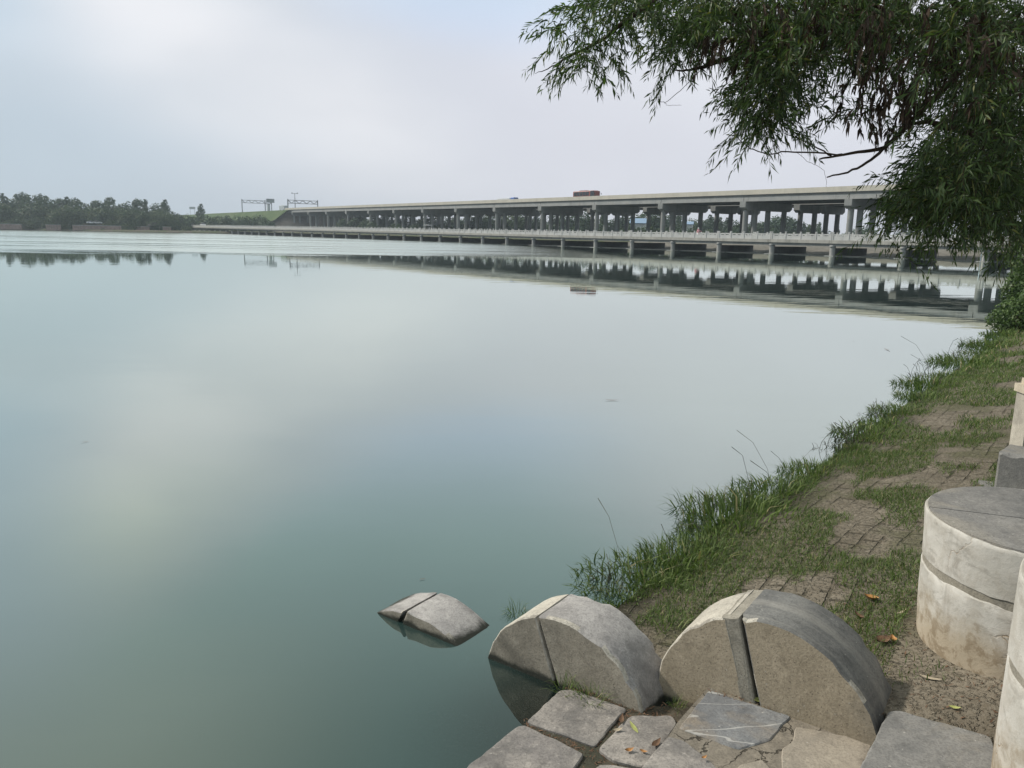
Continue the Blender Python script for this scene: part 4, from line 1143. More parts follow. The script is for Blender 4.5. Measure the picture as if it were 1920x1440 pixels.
for i, (px, yt, k) in enumerate(front):
    Y = 408 + rg.uniform(-5, 7) - .05 * px; h = htop(px, yt, Y, 1.2); H0 = (12, 10)[k]
    place_tree(k, px, Y, 1.1, h / H0, f'rounded hazy tree in the front row of the far left wood, {ORD[i]} from the left', 'trees of the wood on the far left bank', 'tree', rg.uniform(0, 6), h / H0).scale.x *= 1.5
place_tree(2, 378, 520, 1.2, htop(378, 384, 520, 1.2) / 15, 'lone taller tree standing in front of the grassy motorway embankment', None, 'tree', 1.0).scale.x *= 1.25
for i, (px, yt) in enumerate([(338, 404), (352, 402), (366, 403), (384, 402), (400, 406), (414, 405), (428, 403), (444, 405), (458, 404), (472, 406), (486, 402), (497, 408), (506, 413)]):
    k = 5 + i % 2; Y = 470 - .05 * px + rg.uniform(-5, 8); h = htop(px, yt, Y, 1.1); sc = h / (4.0 if k == 5 else 3.4) * .92
    place_tree(k, px, Y, 1.0, sc * .8, f'dark bush at the foot of the embankment, {ORD[i]} from the left', 'bushes along the foot of the embankment', 'bush', rg.uniform(0, 6), sc)
for i, px in enumerate([q for q in range(-30, 330, 17) if not 150 < q < 203]):
    place_tree(5 + i % 2, px, 400 - .05 * px + rg.uniform(-3, 3), .8, rg.uniform(.95, 1.4), f'dark undergrowth bush in front of the far left wood, {ORD[i]} from the left', 'bushes in front of the far left wood', 'bush', i * 1.3)
for i, (px, yt) in enumerate([(352, 417), (120, 421), (225, 421), (243, 422), (301, 421)]):
    place_tree(6, px, 398 if px > 300 else 392, .9, .75, f'low dark shrub on the far left bank above the waterline, {["last","first","second","third","fourth"][i]} from the left', 'shrubs on the far left bank', 'bush', i)
# trees seen between the viaduct columns
mid = [(640, 412, 0), (668, 409, 0), (700, 411, 1), (722, 405, 0), (752, 408, 0), (778, 411, 0), (800, 408, 1), (826, 410, 0), (848, 406, 0), (872, 408, 0), (898, 405, 1), (920, 404, 0), (944, 405, 0), (968, 404, 1), (990, 407, 0), (1012, 409, 0),
       (1034, 404, 2), (1056, 406, 0), (1078, 403, 0), (1098, 401, 0), (1128, 402, 4), (1146, 412, 0), (1166, 409, 2), (1186, 411, 0), (1200, 399, 0), (1226, 402, 0), (1250, 404, 0), (1270, 408, 4), (1298, 416, 1), (1318, 414, 0), (1332, 408, 2), (1350, 413, 4),
       (1364, 413, 2), (1383, 414, 0), (1402, 423, 0), (1420, 420, 1), (1440, 416, 0), (1452, 410, 0), (1480, 407, 0), (1508, 427, 0), (1516, 425, 4), (1535, 421, 2), (1570, 427, 4), (1595, 431, 0), (1625, 430, 1), (1700, 430, 0), (1770, 428, 0), (1840, 432, 1)]
for i, (px, yt, k) in enumerate(mid):
    Y = 420 + rg.uniform(-25, 30); H0 = (12, 10, 15, 15, 13)[k]; h = htop(px, yt, Y, 1.2)
    n_ = ORD[i] if i < len(ORD) else f'{i + 1}th'
    place_tree(k, px, Y, 1.1, h / H0 * rg.uniform(1.05, 1.25), f'hazy tree glimpsed beyond the viaduct columns, {n_} from the left', 'trees glimpsed beyond the viaduct', 'tree', rg.uniform(0, 6), h / H0 * 1.1).scale.x *= 1.55
for i, px in enumerate(range(700, 1640, 42)):
    Y = 370 + rg.uniform(-10, 10); place_tree(5 + i % 2, px, Y, 1.0, rg.uniform(1.2, 1.7), f'low bush on the ground beyond the viaduct columns, {ORD[i]} from the left', 'bushes beyond the viaduct', 'bush', i)

# ================================================================ FAR BUILT THINGS
def wall_run(px0, px1, Y, z0, h, label):
    a, b = at_px(px0, Y), at_px(px1, Y - .05 * (px1 - px0)); d = (b - a) / np.linalg.norm(b - a); nn = np.array([-d[1], d[0]])
    r = empty('bank_wall', (a[0], a[1], z0)); tag(r, label, 'wall', 'low reddish walls on the far left bank'); L = np.linalg.norm(b - a)
    o = [np.zeros(2), d * L, d * L + nn * .6, nn * .6]
    mb = MB(); mb.prism(o, -.6, h); mb.build('wall_body', M['brick_wall'], r)
    o = [-d * .1 - nn * .08, d * (L + .1) - nn * .08, d * (L + .1) + nn * .68, -d * .1 + nn * .68]
    mb = MB(); mb.prism(o, h, h + .25); mb.build('coping', M['pier'], r)
for px0, px1, lb in ((-40, 40, 'low reddish stone wall at the very left of the far bank'), (86, 113, 'short low reddish wall on the far bank, between dark shrubs'), (136, 226, 'long low reddish wall on the far bank below the wood'),
                     (252, 280, 'short reddish wall left of the small dark pavilion'), (305, 320, 'short reddish wall where the road bridge meets the far bank')):
    wall_run(px0, px1, 392 - .03 * px0, .9, 1.9, lb)
# pavilion
p = at_px(289, 384); r = empty('pavilion', (p[0], p[1], 1.0), .5); tag(r, 'small open pavilion with dark hipped roof on the far left bank', 'pavilion')
mb = MB(); mb.add([(-3, -2.6, 2.4), (3, -2.6, 2.4), (3, 2.6, 2.4), (-3, 2.6, 2.4), (-.8, 0, 4.0), (.8, 0, 4.0)], [(0, 1, 5, 4), (1, 2, 5), (2, 3, 4, 5), (3, 0, 4), (3, 2, 1, 0)]); mb.build('roof', M['dark_roof'], r)
for sx in (-1, 1):
    for sy in (-1, 1): mb = MB(); mb.tube([(sx * 2.3, sy * 1.9, -.3), (sx * 2.3, sy * 1.9, 2.5)], .16, 8); mb.build('post', M['brick_wall'], r)
mb = MB(); mb.box((0, 0, .15), (5.2, 4.4, .3)); mb.build('floor', M['pier'], r)


def gantry(px_l, px_r, y_top, w0, label, board=None, mid_px=None):
    s = along(px_l, w0, V0, U1, P1); a = vpt(s, w0, 13.2)
    # width where the right post's column is crossed
    k = slope(px_r); q = V0 + U1 * s; w1 = (k * q[1] - q[0]) / (P1[0] - k * P1[1])
    zt = aty(px_l, y_top, a[1])[2] - a[2]; L = w1 - w0; ang = math.atan2(P1[1], P1[0])
    r = empty('sign_gantry', a, ang); tag(r, label, 'gantry', 'steel sign gantries across the motorway')
    posts_ = [0, L]
    if mid_px: kk = slope(mid_px); posts_.append((kk * q[1] - q[0]) / (P1[0] - kk * P1[1]) - w0)
    for x in posts_: mb = MB(); mb.tube([(x, 0, -1.0), (x, 0, zt + .6)], .36, 8); mb.build('post', M['steel'], r)
    mb = MB(); h = 2.0
    for y in (-.5, .5):
        for z in (zt - h, zt): mb.tube([(0, y, z), (L, y, z)], .17, 5)
        n = max(4, int(L / 2.4))
        for i in range(n):
            x0, x1 = L * i / n, L * (i + 1) / n; z0, z1 = (zt - h, zt) if i % 2 else (zt, zt - h); mb.tube([(x0, y, z0), (x1, y, z1)], .12, 4)
    mb.build('truss', M['steel'], r)
    if board:
        xs_ = []
        for px in board[:2]: kk = slope(px); xs_.append((kk * q[1] - q[0]) / (P1[0] - kk * P1[1]) - w0)
        z1 = aty(board[0], board[2], a[1])[2] - a[2]; z0 = aty(board[0], board[3], a[1])[2] - a[2]
        mb = MB(); mb.box(((xs_[0] + xs_[1]) / 2, -.75, (z0 + z1) / 2), (xs_[1] - xs_[0], .2, z1 - z0)); bo = mb.build('sign_board', M['signboard'], r)
        mb = MB()
        for f_ in (.2, .5, .8): mb.box(((xs_[0] + xs_[1]) / 2, -.9, z0 + (z1 - z0) * f_), (xs_[1] - xs_[0], .1, .16))
        mb.build('stiffener', M['steel'], bo)
    return r
gantry(456, 511, 375, 1.5, 'grey sign gantry on the embankment with a wide board at its right end', (501, 516, 371.5, 379), 499)
gantry(541.5, 597, 375, 1.0, 'grey lattice gantry at the start of the viaduct, without a board')
s = along(555, 0.6, V0, U1, P1); a = vpt(s, .6, 13.2); r = empty('camera_mast', a); tag(r, 'tall thin mast with a crossbar standing between the posts of the boardless gantry', 'mast')
h = aty(555, 362, a[1])[2] - a[2]; mb = MB(); mb.tube([(0, 0, 0), (0, 0, h)], [.30, .16], 8); mb.build('pole', M['steel'], r)
mb = MB(); mb.tube([(-1.6, -.6, h - .3), (1.6, .6, h - .3)], .12, 6); mb.box((-1.5, -.55, h - .05), (.9, .5, .45)); mb.box((1.5, .55, h - .05), (.9, .5, .45)); mb.build('crossbar', M['steel'], r)
# cabinet between gantry posts
s = along(505, 2.0, V0, U1, P1); a = vpt(s, 2.0, 13.2); r = empty('roadside_cabinet', a, math.atan2(U1[1], U1[0])); tag(r, 'grey roadside cabinet on the embankment under the gantry board', 'cabinet')
mb = MB(); mb.box((0, 0, 2.2), (2.6, 1.6, 4.4)); mb.build('case', M['grey_paint'], r); mb = MB(); mb.box((0, 0, 4.5), (2.9, 1.9, .25)); mb.build('lid', M['steel'], r)
mb = MB(); mb.box((0, -.82, 2.2), (1.6, .06, 3.2)); mb.build('door', M['signboard'], r)
# small back-of-sign far along the embankment
Y = 700; a = aty(361, 398, Y); r = empty('road_sign', (a[0], a[1], a[2] - 1.5), .3); tag(r, 'small pale road sign far along the embankment crest, left of the lone tree', 'road sign')
mb = MB(); mb.box((0, 0, 5.2), (5.0, .2, 2.0)); mb.build('panel', M['grey_paint'], r)
for x in (-1.8, 1.8): mb = MB(); mb.tube([(x, .2, -1), (x, .2, 6.0)], .12, 6); mb.build('post', M['steel'], r)
# pylon and blue-roofed sheds beyond
p = at_px(1506, 900); r = empty('pylon', (p[0], p[1], 1)); tag(r, 'thin lattice pylon on the skyline beyond the viaduct columns', 'pylon')
h = aty(1506, 414, 900)[2] - 1; mb = MB()
for sx in (-1, 1):
    for sy in (-1, 1): mb.tube([(sx * 2.6, sy * 2.6, 0), (sx * .5, sy * .5, h * .7), (0, 0, h)], .28, 4)
for k in range(7):
    z0, z1 = h * k / 8, h * (k + 1) / 8; f0, f1 = 2.6 * (1 - k / 9), 2.6 * (1 - (k + 1) / 9)
    for sy in (-1, 1): mb.tube([(-f0, sy * f0, z0), (f1, sy * f1, z1)], .16, 4); mb.tube([(f0, sy * f0, z0), (-f1, sy * f1, z1)], .16, 4)
mb.build('mast', M['steel'], r)
for z in (.70, .84): mb = MB(); mb.tube([(-4.5, 0, h * z), (0, 0, h * z + .8), (4.5, 0, h * z)], .25, 4); mb.build('crossarm', M['steel'], r)
def shed(px0, px1, ytop, yeave, Y, label):
    a, b = at_px(px0, Y), at_px(px1, Y); c = (a + b) / 2; Wd = np.linalg.norm(b - a); zt = aty((px0 + px1) / 2, ytop, Y)[2]; ze = aty((px0 + px1) / 2, yeave, Y)[2]
    r = empty('shed', (c[0], c[1], 1.0), -.25); tag(r, label, 'shed', 'blue-roofed sheds beyond the viaduct'); zt -= 1; ze -= 1; D = 9
    mb = MB(); mb.hexa([(-Wd / 2 + .4, -D / 2, -.5), (Wd / 2 - .4, -D / 2, -.5), (Wd / 2 - .4, D / 2, -.5), (-Wd / 2 + .4, D / 2, -.5), (-Wd / 2 + .4, -D / 2, ze), (Wd / 2 - .4, -D / 2, ze), (Wd / 2 - .4, D / 2, ze), (-Wd / 2 + .4, D / 2, ze)])
    mb.build('wall', M['white_wall'], r)
    mb = MB(); v = [(x, y, z + e) for e in (0, .2) for x in (-Wd / 2, Wd / 2) for y, z in ((-D / 2 - .6, ze - .1), (0, zt), (D / 2 + .6, ze - .1))]
    mb.add(v, [(0, 3, 4, 1), (1, 4, 5, 2), (6, 7, 10, 9), (7, 8, 11, 10), (0, 6, 9, 3), (2, 5, 11, 8), (0, 1, 7, 6), (1, 2, 8, 7), (3, 9, 10, 4), (4, 10, 11, 5)]); mb.build('roof', M['blue_roof'], r)
    for i in range(3): mb = MB(); mb.box((-Wd * .3 + Wd * .3 * i, -D / 2 - .04, ze * .5), (1.4, .1, 1.3)); mb.build('window', M['glass'], r)
for i, px in enumerate((1180, 1192, 1206, 1218, 1288, 1302)):
    place_tree(6, px, 338, 1.0, 1.25, f'low bush half hiding the blue-roofed sheds beyond the viaduct, {ORD[i]} from the left', 'bushes beyond the viaduct', 'bush', i, 1.5)
shed(1182, 1214, 410, 419, 352, 'larger shed with pale blue sheet roof seen between the viaduct columns')
shed(1283, 1300, 416, 421, 356, 'smaller blue-roofed shed half hidden by trees, right of the larger one')

# ================================================================ VEHICLES AND PEOPLE
def wheel(parent, x, y, rad, wd):
    mb = MB(); mb.tube([(x, y - wd / 2, rad), (x, y + wd / 2, rad)], rad, 18); t = mb.build('wheel', M['rubber'], parent)
    mb = MB(); s = 1 if y > 0 else -1; mb.tube([(x, y + s * wd * .4, rad), (x, y + s * wd * .54, rad)], rad * .55, 12); mb.build('rim', M['steel'], t)


def loft_body(mb, secs):
    """secs: (x, half width, z0, z1, corner)"""
    V = []; k = 8
    for x, hw, z0, z1, c in secs:
        V += [(x, -hw, z0), (x, hw, z0), (x, hw, z1 - c), (x, hw - c * .4, z1 - c * .3), (x, hw - c, z1), (x, -hw + c, z1), (x, -hw + c * .4, z1 - c * .3), (x, -hw, z1 - c)]
    n = len(secs); Fc = [(i * k + j, i * k + (j + 1) % k, (i + 1) * k + (j + 1) % k, (i + 1) * k + j) for i in range(n - 1) for j in range(k)]
    Fc += [tuple(range(k - 1, -1, -1)), tuple(range((n - 1) * k, n * k))]; mb.add(V, Fc)


def coach(loc, rz, label, paint, glass, name='coach', L=11.4):
    r = empty(name, loc, rz); tag(r, label, 'bus')
    mb = MB(); loft_body(mb, [(-L / 2, 1.15, .5, 3.0, .25), (-L / 2 + .15, 1.25, .38, 3.16, .25), (L / 2 - .8, 1.25, .38, 3.2, .25), (L / 2 - .15, 1.22, .38, 2.95, .3), (L / 2, 1.12, .45, 1.5, .2)]); b = mb.build('body', paint, r)
    for sy in (-1, 1):
        for i in range(5):
            x0 = -L / 2 + .6 + i * 1.62; mb = MB(); mb.box((x0 + .72, sy * 1.262, 2.2), (1.46, .03, 1.3)); mb.build('window', glass, r)
    mb = MB(); mb.hexa([(L / 2 - .02, -1.12, 1.30), (L / 2 + .03, -1.12, 1.30), (L / 2 + .03, 1.12, 1.30), (L / 2 - .02, 1.12, 1.30), (L / 2 - .40, -1.1, 2.9), (L / 2 - .22, -1.1, 2.9), (L / 2 - .22, 1.1, 2.9), (L / 2 - .40, 1.1, 2.9)]); mb.build('windscreen', glass, r)
    for sy in (-1, 1): mb = MB(); mb.box((L / 2 - 1.15, sy * 1.264, 2.0), (1.95, .034, 2.1)); mb.build('door_window', glass, r)
    mb = MB(); mb.box((-1.0, 0, 3.26), (3.6, 1.5, .22)); mb.build('roof_unit', paint, r)
    for sy in (-1, 1):
        mb = MB(); mb.tube([(L / 2 - .1, sy * 1.15, 2.5), (L / 2 + .35, sy * 1.35, 2.3)], .03, 5); mb.box((L / 2 + .38, sy * 1.38, 2.1), (.12, .22, .42)); mb.build('mirror', M['rubber'], r)
        mb = MB(); mb.box((L / 2 + .0, sy * .85, .85), (.06, .35, .2)); mb.build('headlight', M['lamp_glass'], r)
    for x in (-L / 2 + 2.4, L / 2 - 2.6):
        for sy in (-1, 1): wheel(r, x, sy * 1.08, .5, .3)
    return r


FRT = math.atan2(-U1[1], -U1[0])                               # traffic heading to the right of the photo
s = along(1097, 5.5, V0, U1, P1); coach(vpt(s, 5.5, 13.42), FRT, 'red coach with dark windows driving along the viaduct', M['bus_red'], M['glass'])
s = along(533, 5.5, V0, U1, P1); p_ = vpt(s, 5.5, 13.42); coach(p_, FRT, 'pale grey coach behind the parapet at the far left end of the viaduct', M['grey_paint'], M['grey_paint'])


def truck(loc, rz, label):
    r = empty('truck', loc, rz); tag(r, label, 'truck')
    mb = MB(); mb.box((-4.2, 0, .95), (8.6, 2.3, .25)); mb.box((3.2, 0, .95), (2.8, 2.2, .3)); mb.build('chassis', M['rubber'], r)
    mb = MB(); loft_body(mb, [(-8.4, 1.22, 1.08, 2.55, .04), (.6, 1.22, 1.08, 2.55, .04)]); mb.build('cargo_body', M['white_paint'], r)
    mb = MB(); loft_body(mb, [(1.7, 1.18, .6, 2.75, .2), (3.5, 1.18, .6, 2.75, .25), (4.1, 1.15, .6, 1.9, .15), (4.4, 1.12, .65, 1.5, .1)]); c = mb.build('cab', M['blue_paint'], r)
    mb = MB(); mb.hexa([(4.12, -1.0, 1.6), (4.2, -1.0, 1.6), (4.2, 1.0, 1.6), (4.12, 1.0, 1.6), (3.6, -1.0, 2.5), (3.72, -1.0, 2.5), (3.72, 1.0, 2.5), (3.6, 1.0, 2.5)]); mb.build('windscreen', M['glass'], c)
    for x in (-6.5, -5.3, 2.9):
        for sy in (-1, 1): wheel(r, x, sy * 1.0, .5, .3)
s = along(957, 15, V0, U1, P1); truck(vpt(s, 15, 13.42), FRT, 'truck with blue cab and white load barely showing above the viaduct parapet')


def car(loc, rz, label, paint):
    r = empty('car', loc, rz); tag(r, label, 'car')
    mb = MB(); loft_body(mb, [(-2.2, .8, .35, .85, .1), (-2.0, .88, .25, .98, .12), (-.9, .9, .25, 1.0, .1), (.8, .9, .25, .98, .1), (1.9, .86, .25, .85, .12), (2.2, .75, .32, .65, .1)]); mb.build('body', paint, r)
    mb = MB(); loft_body(mb, [(-1.9, .70, .95, 1.02, .03), (-1.1, .68, .95, 1.46, .12), (.2, .68, .95, 1.48, .12), (1.15, .72, .93, .99, .03)]); mb.build('cabin', M['glass'], r)
    mb = MB(); loft_body(mb, [(-1.1, .66, 1.44, 1.50, .04), (.15, .66, 1.46, 1.52, .04)]); mb.build('roof', paint, r)
    for x in (-1.35, 1.4):
        for sy in (-1, 1): wheel(r, x, sy * .80, .32, .2)
    for sy in (-1, 1): mb = MB(); mb.box((2.1, sy * .6, .62), (.12, .3, .14)); mb.build('headlight', M['lamp_glass'], r)
    return r
FB = math.atan2(-U2[1], -U2[0])
s = along(381, 3.2, B0, U2, P2); car(bpt(s, 3.2, 2.37), FB, 'white car driving on the far left end of the low road bridge', M['white_paint']).scale = (1.25, 1.25, 1.45)
for px, lb, m_ in ((173, 'white car parked below the wood on the far left bank, left of a second one', 'white_paint'), (183.5, 'white car parked below the wood on the far left bank, right of its twin', 'white_paint'),
                   (325, 'pale grey car at the far end of the low bridge, left of a similar one', 'grey_paint'), (334, 'pale grey car at the far end of the low bridge, right of a similar one', 'grey_paint')):
    p = at_px(px, 389.5 if px < 300 else 455); z = aty(px, 419.5, p[1])[2] if px < 300 else aty(px, 419, p[1])[2]
    mbb = None
    car((p[0], p[1], z), .3, lb, M[m_])
    o = empty('car_terrace', (p[0], p[1], z)); mb = MB(); mb.box((0, 0, -.9), (7, 4, 1.76)); k = mb.build('terrace_block', M['ground'], o); tag(o, f'raised grassy verge under the {"white" if px < 300 else "pale grey"} car, {"left" if px in (173, 325) else "right"} of the pair', 'verge')


def body_skin(name, joints, bones, radii, m_, parent):
    me = bpy.data.meshes.new(name); me.from_pydata([tuple(j) for j in joints], bones, []); o = link(name, me, m_, parent)
    sk = o.modifiers.new('skin', 'SKIN'); ss_ = o.modifiers.new('sub', 'SUBSURF'); ss_.levels = ss_.render_levels = 1
    for i, rr in enumerate(radii): me.skin_vertices[0].data[i].radius = (rr, rr)
    me.skin_vertices[0].data[0].use_root = True
    return o


def rider(loc, rz):
    # scooter
    r = empty('motor_scooter', loc, rz); tag(r, 'dark motor scooter ridden along the low road bridge behind its balustrade', 'scooter')
    for x in (-.62, .62): mb = MB(); mb.tube([(x, -.06, .25), (x, .06, .25)], .25, 16); mb.build('wheel', M['rubber'], r)
    mb = MB(); loft_body(mb, [(-.85, .10, .42, .72, .05), (-.55, .16, .35, .78, .06), (-.1, .15, .30, .74, .06), (.05, .14, .26, .36, .03), (.35, .14, .26, .36, .03), (.45, .17, .3, .95, .06), (.6, .12, .45, 1.0, .05)]); mb.build('body', M['white_paint'], r)
    mb = MB(); loft_body(mb, [(-.8, .14, .73, .82, .04), (-.1, .13, .73, .81, .04)]); mb.build('seat', M['rubber'], r)
    mb = MB(); mb.tube([(.62, 0, .25), (.52, 0, .95), (.45, 0, 1.05)], .03, 6); mb.tube([(.42, -.33, 1.06), (.45, 0, 1.05), (.42, .33, 1.06)], .02, 6); mb.build('handlebar', M['rubber'], r)
    mb = MB(); mb.box((.64, 0, .88), (.06, .2, .14)); mb.build('headlight', M['lamp_glass'], r)
    # person
    p = empty('person', loc, rz); tag(p, 'person in pink with a white helmet riding the scooter across the low bridge', 'person')
    J = [(-.35, 0, .90), (-.30, 0, 1.12), (-.24, 0, 1.36), (-.22, 0, 1.47), (-.20, 0, 1.56), (-.18, 0, 1.66),
         (-.24, .19, 1.38), (.05, .27, 1.16), (.38, .30, 1.10), (-.24, -.19, 1.38), (.05, -.27, 1.16), (.38, -.30, 1.10),
         (-.33, .12, .86), (.12, .18, .80), (.18, .16, .40), (.30, .16, .37), (-.33, -.12, .86), (.12, -.18, .80), (.18, -.16, .40), (.30, -.16, .37)]
    Bn = [(0, 1), (1, 2), (2, 3), (3, 4), (4, 5), (2, 6), (6, 7), (7, 8), (2, 9), (9, 10), (10, 11), (0, 12), (12, 13), (13, 14), (14, 15), (0, 16), (16, 17), (17, 18), (18, 19)]
    R_ = [.15, .14, .15, .065, .09, .09, .075, .055, .035, .075, .055, .035, .10, .075, .05, .045, .10, .075, .05, .045]
    body_skin('body', J, Bn, R_, M['pink_cloth'], p)
    mb = MB()
    for k, (z, rr) in enumerate(((1.55, .12), (1.60, .145), (1.68, .15), (1.75, .11), (1.785, .02))): pass
    mb.tube([(-.185, 0, 1.58), (-.185, 0, 1.62), (-.185, 0, 1.69), (-.185, 0, 1.75), (-.185, 0, 1.785)], [.125, .145, .145, .10, .02], 14); mb.build('helmet', M['white_cloth'], p, True)
    mb = MB(); mb.tube([(-.08, 0, 1.56), (-.06, 0, 1.62)], [.05, .06], 8); mb.build('face', M['skin'], p, True)
s = along(1311, 1.6, B0, U2, P2); rider(bpt(s, 1.6, 2.37), FB)
# three-wheeler with a canopy
s = along(803, 2.6, B0, U2, P2); r = empty('three_wheeler', bpt(s, 2.6, 2.37), FB); tag(r, 'small three-wheeler with a pale flat canopy on the low road bridge', 'three-wheeler')
mb = MB(); loft_body(mb, [(-1.5, .6, .45, .95, .05), (-.2, .6, .45, .95, .05), (.0, .5, .4, .6, .04), (.7, .4, .4, .6, .04), (.8, .35, .4, 1.1, .06), (1.1, .2, .5, 1.0, .05)]); mb.build('body', M['dark_cloth'], r)
mb = MB(); mb.box((-.2, 0, 1.95), (2.7, 1.35, .1)); mb.build('canopy', M['white_paint'], r)
for x, y in ((-1.4, .58), (-1.4, -.58), (1.0, .35), (1.0, -.35)): mb = MB(); mb.tube([(x, y, .7), (x * .9, y, 1.92)], .03, 6); mb.build('canopy_post', M['steel'], r)
mb = MB(); mb.box((-.5, 0, 1.05), (.5, 1.0, .25)); mb.build('seat', M['rubber'], r)
wheel(r, -1.0, .55, .28, .14); wheel(r, -1.0, -.55, .28, .14); wheel(r, 1.0, .01, .28, .12)

# ================================================================ WILLOW OVER THE BANK
def leafy(name, starts, dirs, L, m_leaf, parent, leaf_l=.085, leaf_w=.0125, gap=.021, droop=1.0, m_twig=None, curl=.35, skip=.06):
    """twigs that droop from their start points, with narrow leaves to both sides"""
    n = len(starts); K = 7
    P = np.zeros((n, K, 3)); P[:, 0] = starts; d = dirs.copy(); st = (L / (K - 1))[:, None]
    for k in range(1, K):
        d = d + np.array([0, 0, -1.0]) * (.22 * droop) + RNG.normal(0, .07, (n, 3)); d /= np.linalg.norm(d, axis=1)[:, None]
        P[:, k] = P[:, k - 1] + d * st
    LP, LD, LN, LS = [], [], [], []
    mx = int(L.max() / gap) + 1
    for j in range(2, mx):
        s = j * gap + RNG.uniform(-.3, .3, n) * gap; ok = (s < L) & (RNG.random(n) > skip)
        f = np.clip(s / L, 0, .999) * (K - 1); i0 = f.astype(int); fr = (f - i0)[:, None]; idx = np.arange(n)
        a, b = P[idx, i0], P[idx, np.minimum(i0 + 1, K - 1)]; p = a + (b - a) * fr; t = (b - a) / (np.linalg.norm(b - a, axis=1)[:, None] + 1e-9)
        th = RNG.uniform(0, 6.28, n); r1 = np.cross(t, np.c_[np.cos(th), np.sin(th), RNG.normal(0, .4, n)]); r1 /= np.linalg.norm(r1, axis=1)[:, None] + 1e-9
        ld = t * RNG.uniform(.45, .95, n)[:, None] + r1 * RNG.uniform(.35, .8, n)[:, None] + np.array([0, 0, -.38 * droop]); ld /= np.linalg.norm(ld, axis=1)[:, None]
        nn = np.cross(ld, RNG.normal(size=(n, 3))); nn /= np.linalg.norm(nn, axis=1)[:, None]
        LP.append(p[ok]); LD.append(ld[ok]); LN.append(nn[ok]); LS.append((RNG.uniform(.6, 1.15, n) * np.where(s / L > .85, .7, 1.0))[ok])
    p = np.vstack(LP); ld = np.vstack(LD); nn = np.vstack(LN); sz = np.concatenate(LS)[:, None]; m = len(p)
    up_ = np.cross(ld, nn); dn = np.array([0, 0, -1.0])
    ll = leaf_l * sz; wv = leaf_w * .5 * (.7 + .5 * RNG.random((m, 1))) * sz ** .5
    mid = p + ld * ll * .45 + up_ * ll * .03; tip = p + ld * ll + dn * ll * curl * RNG.random((m, 1))
    V = np.stack([p, mid + nn * wv, tip, mid - nn * wv], 1).reshape(-1, 3)
    b = np.arange(m)[:, None] * 4; Fx = np.stack([b + [0, 1, 2], b + [0, 2, 3]], 1).reshape(-1, 3)
    o = rawmesh(name, V, Fx, m_leaf, parent)
    if m_twig is not None:                                   # the twigs, three-sided
        w0 = .0016; V, Fx = [], []
        for k in range(K):
            rr = w0 * (1.25 - k / K)
            for j in range(3): V.append(P[:, k] + rr * np.array([math.cos(j * 2.094), math.sin(j * 2.094), .0]))
        V = np.stack(V, 1).reshape(-1, 3); q = []
        for k in range(K - 1):
            for j in range(3): q.append((k * 3 + j, k * 3 + (j + 1) % 3, (k + 1) * 3 + (j + 1) % 3, (k + 1) * 3 + j))
        q = np.array(q); Fx = (np.arange(n)[:, None, None] * (3 * K) + q[None]).reshape(-1, 4)
        rawmesh('twigs', V, Fx, m_twig, o)
    return o


def cloud_of(regs, len_rg, spread=.55, left=-.25):
    S, D, Ln = [], [], []
    for cx, cy, rx, ry, ya, yb, n in regs:
        a = RNG.uniform(0, 6.28, n); r_ = np.sqrt(RNG.random(n)); X = cx + rx * r_ * np.cos(a); Y_ = cy + ry * r_ * np.sin(a); dp = RNG.uniform(ya, yb, n)
        for x, y, q in zip(X, Y_, dp): S.append(aty(x, y, q))
        d = np.c_[RNG.normal(left, spread, n), RNG.normal(-.05, spread, n), RNG.normal(.05, .35, n)]; D.append(d / np.linalg.norm(d, axis=1)[:, None])
        Ln.append(RNG.uniform(*len_rg, n))
    return np.array(S), np.vstack(D), np.concatenate(Ln)


TR = np.array([6.4, 6.2]); r = empty('willow_tree', (TR[0], TR[1], float(bank_z(*TR)) - .1)); inv = Matrix.Translation(-Vector(r.location))
tag(r, 'large willow with drooping dark leafy boughs overhanging the lake at upper right', 'tree')
green = [(1740, -30, 240, 110, 4.6, 8.0, 640), (1850, 130, 110, 160, 4.3, 8.0, 820), (1480, 0, 140, 65, 4.5, 6.5, 330), (1475, 100, 72, 52, 4.5, 6.0, 235), (1450, 175, 48, 52, 4.6, 5.6, 145), (1432, 225, 26, 30, 4.7, 5.3, 30),
         (1600, 95, 70, 50, 4.6, 6.2, 80), (1585, 200, 45, 26, 4.7, 5.6, 16), (1640, 30, 90, 60, 4.6, 7, 220), (1730, 110, 50, 60, 4.4, 7, 70), (1640, 215, 40, 20, 4.7, 5.6, 9),
         (1835, 330, 90, 70, 4.2, 7.5, 520), (1775, 330, 70, 55, 4.4, 6.5, 250), (1728, 370, 40, 42, 4.6, 5.8, 75), (1890, 300, 60, 170, 4.2, 8, 520), (1800, 400, 75, 32, 4.4, 6, 85), (1700, 420, 24, 34, 4.7, 5.4, 20), (1760, 440, 30, 18, 4.7, 5.4, 12), (1682, 466, 10, 14, 4.8, 5.2, 4),
         (1255, 0, 140, 40, 4.6, 6.2, 200), (1140, 22, 65, 36, 4.7, 5.8, 62), (1345, 40, 85, 42, 4.6, 6, 125), (1290, 62, 60, 26, 4.7, 5.6, 50), (1130, 85, 36, 22, 4.8, 5.3, 22), (1088, 112, 26, 16, 4.8, 5.3, 14), (1070, 50, 22, 34, 4.8, 5.4, 18), (1255, 100, 28, 22, 4.8, 5.4, 14), (1145, 112, 10, 20, 4.9, 5.2, 5), (1310, 110, 20, 14, 4.9, 5.3, 7),
         (1550, -260, 520, 160, 4.5, 10, 900), (2080, 150, 140, 330, 4.0, 9, 800), (1850, -150, 250, 120, 4.2, 9, 350)]
S, D, Ln = cloud_of(green, (.14, .40), .75)
